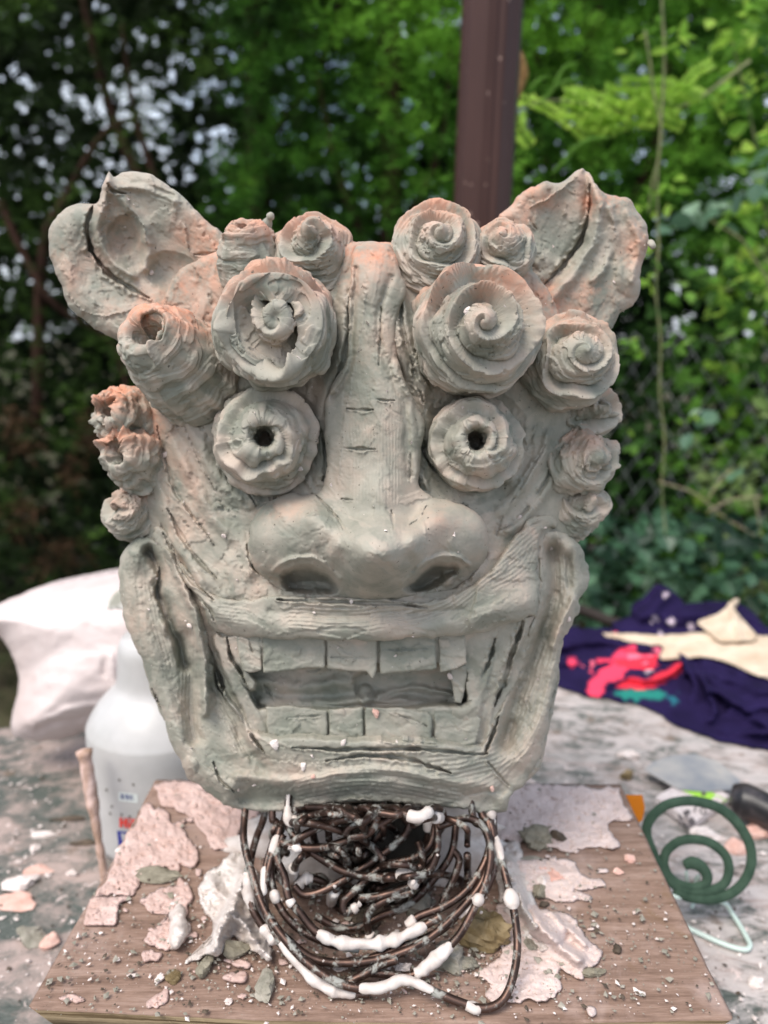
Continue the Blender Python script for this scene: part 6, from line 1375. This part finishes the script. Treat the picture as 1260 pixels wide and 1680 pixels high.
part('upright', tube_arrays(spl3([P(1142, 1440, .08), P(1140, 1470, .085), PZ(1135, 1490, TZ + .003)], 6), .0015, 8), PW, st)

# ------------------------------------------------------------------ grey scraper, packet, handle, orange tag
m = M('scraper', .35, .5); m.color(m.ramp(m.noise(20, 4), (.35, (.22, .235, .26)), (.6, (.40, .38, .36)), (.75, (.50, .40, .24)))); SCR = m.m
def slab(name, poly, z0, th, mat, parent=None):
    n = len(poly); V = [PZ(x, y, z0) for x, y in poly]; V2 = [v + [0, 0, th] for v in V]; me = bpy.data.meshes.new(name)
    me.from_pydata([tuple(v) for v in V + V2], [], [list(range(n, 2 * n))[::-1], list(range(n))] + [[k, (k + 1) % n, n + (k + 1) % n, n + k] for k in range(n)][::-1]); me.materials.append(mat)
    import bmesh; bm = bmesh.new(); bm.from_mesh(me); bmesh.ops.recalc_face_normals(bm, faces=bm.faces); bmesh.ops.bevel(bm, geom=bm.edges[:], offset=min(th * .3, .0008), segments=1, affect='EDGES'); bm.to_mesh(me); bm.free()
    return link(name, me, parent)
o = slab('metal_scraper', [(1056, 1264), (1072, 1250), (1105, 1240), (1140, 1238), (1178, 1250), (1215, 1282), (1200, 1296), (1160, 1300), (1112, 1296)], TZ + .012, .0012, SCR); tag(o, 'blue grey flexible scraper sheet on the table behind the green coil', 'scraper')
m = M('packet_white', .6); m.color(m.ramp(m.noise(300, 3), (.4, (.55, .47, .45)), (.6, (.70, .63, .60)))); PWH = m.m
m = M('packet_green', .5); m.color((.33, .62, .07, 1)); PGR = m.m
m = M('packet_ink', .6); m.color((.10, .085, .085, 1)); INK = m.m
pk = thing('sandpaper_packet', 'white packet with lime green band and printed number, seen through the green coil', 'packet', PZ(1130, 1330, TZ))
slab('carton', [(1074, 1320), (1133, 1285), (1196, 1318), (1136, 1364)], TZ + .002, .009, PWH, pk)
zt_ = TZ + .0116
def flatpoly(name, polys, z, mat):
    Vs = []; Fs = []
    for pl_ in polys: Fs.append(list(range(len(Vs), len(Vs) + len(pl_)))); Vs += [tuple(PZ(x, y, z)) for x, y in pl_]
    me = bpy.data.meshes.new(name); me.from_pydata(Vs, [], Fs); me.materials.append(mat); return link(name, me, pk)
flatpoly('green_band', [[(1112, 1294), (1133, 1282), (1193, 1313), (1177, 1321)]], zt_, PGR)
flatpoly('white_panel', [[(1166, 1313), (1174, 1305), (1190, 1313), (1179, 1319)]], zt_ + .0006, PWH)
flatpoly('hole_print', [[(1150, 1301), (1155, 1299), (1159, 1302), (1156, 1306), (1151, 1305)]], zt_ + .0006, INK)
flatpoly('printing', [[(1120, 1333), (1128, 1327), (1134, 1333), (1124, 1340)], [(1128, 1345), (1136, 1340), (1142, 1349), (1136, 1356), (1130, 1352)], [(1112, 1337), (1116, 1335), (1122, 1345), (1118, 1347)], [(1120, 1350), (1123, 1348), (1132, 1358), (1129, 1360)], [(1124, 1341), (1130, 1338), (1131, 1340), (1125, 1343)], [(1095, 1318), (1105, 1312), (1106, 1313.5), (1096, 1320)], [(1099, 1321), (1110, 1314.5), (1111, 1316), (1100, 1323)]], zt_, INK)
tc = bpy.data.curves.new('number', 'FONT'); tc.body = '10'; tc.size = .0135; tc.extrude = .0002
to = bpy.data.objects.new('number', tc); col.objects.link(to); dg = bpy.context.evaluated_depsgraph_get(); me = bpy.data.meshes.new_from_object(to.evaluated_get(dg)); bpy.data.objects.remove(to)
me.materials.clear(); me.materials.append(INK); a0 = PZ(1133, 1330, zt_ + .0003); ang = -.5; me.transform(Matrix.Translation(Vector(a0)) @ Matrix.Rotation(ang, 4, 'Z')); link('number', me, pk)
m = M('black_plastic', .35, .5); m.color(m.ramp(m.noise(70, 5), (.45, (.012, .011, .012)), (.7, (.06, .05, .05)))); BLK = m.m
p = spl3([PZ(1198, 1312, TZ + .018), PZ(1225, 1316, TZ + .02), PZ(1262, 1332, TZ + .02), PZ(1320, 1362, TZ + .018)], 8); o = part('tool_handle', tube_arrays(p, np.interp(np.linspace(0, 1, len(p)), [0, .08, .3, 1], [.006, .014, .017, .013]), 16), BLK); tag(o, 'thick black tool handle spattered with plaster at the right edge', 'tool')
m = M('orange_plastic', .4, .4); m.color((.72, .22, .01, 1)); tr = m.b; ORG = m.m
V = [P(x, y, Yy) for Yy in (.104, .1065) for x, y in ((1024, 1304), (1054, 1304), (1058, 1325), (1054, 1345), (1046, 1352), (1034, 1340))]
me = bpy.data.meshes.new('orange_tab'); me.from_pydata([tuple(v) for v in V], [], [list(range(6)), list(range(11, 5, -1))] + [[k, 6 + k, 6 + (k + 1) % 6, (k + 1) % 6] for k in range(6)]); me.materials.append(ORG)
o = link('orange_tab', me); tag(o, 'bright orange plastic tab sticking up at the right back corner of the board', 'tab')
bk = tl(1200, 1318, 12, 10, 9, DRK, 'clay_lump', 'brown clay lump between the packet and the black tool handle', 'clay lump', 71)

# ------------------------------------------------------------------ crumbs stuck on the clay (dropped where a line of sight meets the head)
dg = bpy.context.evaluated_depsgraph_get(); rs = np.random.RandomState(77); Vs = []; T = []; o_ = 0
names = {c_.name for c_ in head.children}
def hit(x, y):
    d = ray(x, y); d = d / np.linalg.norm(d); r = scene.ray_cast(dg, Vector(CAM), Vector(d))
    return (np.array(r[1]), np.array(r[2])) if r[0] and r[4].name in names else None
for k in range(420):
    h_ = hit(rs.uniform(90, 1060), rs.uniform(290, 1325))
    if h_ is None: continue
    c, n = h_; s = (.2 + rs.rand() ** 4) * 4.2 * K; V = unit(rs.normal(size=(5, 3))) * s * rs.uniform(.5, 1.2, (5, 1)) + c + n * s * .3
    Vs.append(V); T += [[o_ + a, o_ + b, o_ + c_] for a, b, c_ in ((0, 1, 2), (0, 2, 3), (0, 3, 4), (0, 4, 1), (1, 2, 3), (1, 3, 4))]; o_ += 5
o = link('plaster_specks', new_mesh('plaster_specks', np.concatenate(Vs), [np.array(T)], None, [LAV], False), head, kind='stuff')
for x, y, s, mt in [(616, 1169, 8, PNK), (451, 1221, 8, LAV), (497, 1258, 6, LAV), (515, 1275, 4, PNK), (806, 1292, 5, PNK), (564, 1218, 5, LAV), (312, 1026, 5, LAV), (272, 745, 5, LAV), (766, 509, 6, LAV), (368, 878, 4, LAV), (853, 849, 5, LAV), (932, 1016, 4, LAV), (740, 1108, 5, LAV), (494, 768, 6, LAV), (247, 446, 4, LAV), (140, 530, 4, LAV), (520, 345, 7, LAV), (577, 985, 4, LAV)]:
    h_ = hit(x, y)
    if h_: part('plaster_crumb', rock_arrays(h_[0] + h_[1] * .0005, np.array([1, .6, 1.1]) * s * K, x, 1), mt, head, smooth=False)
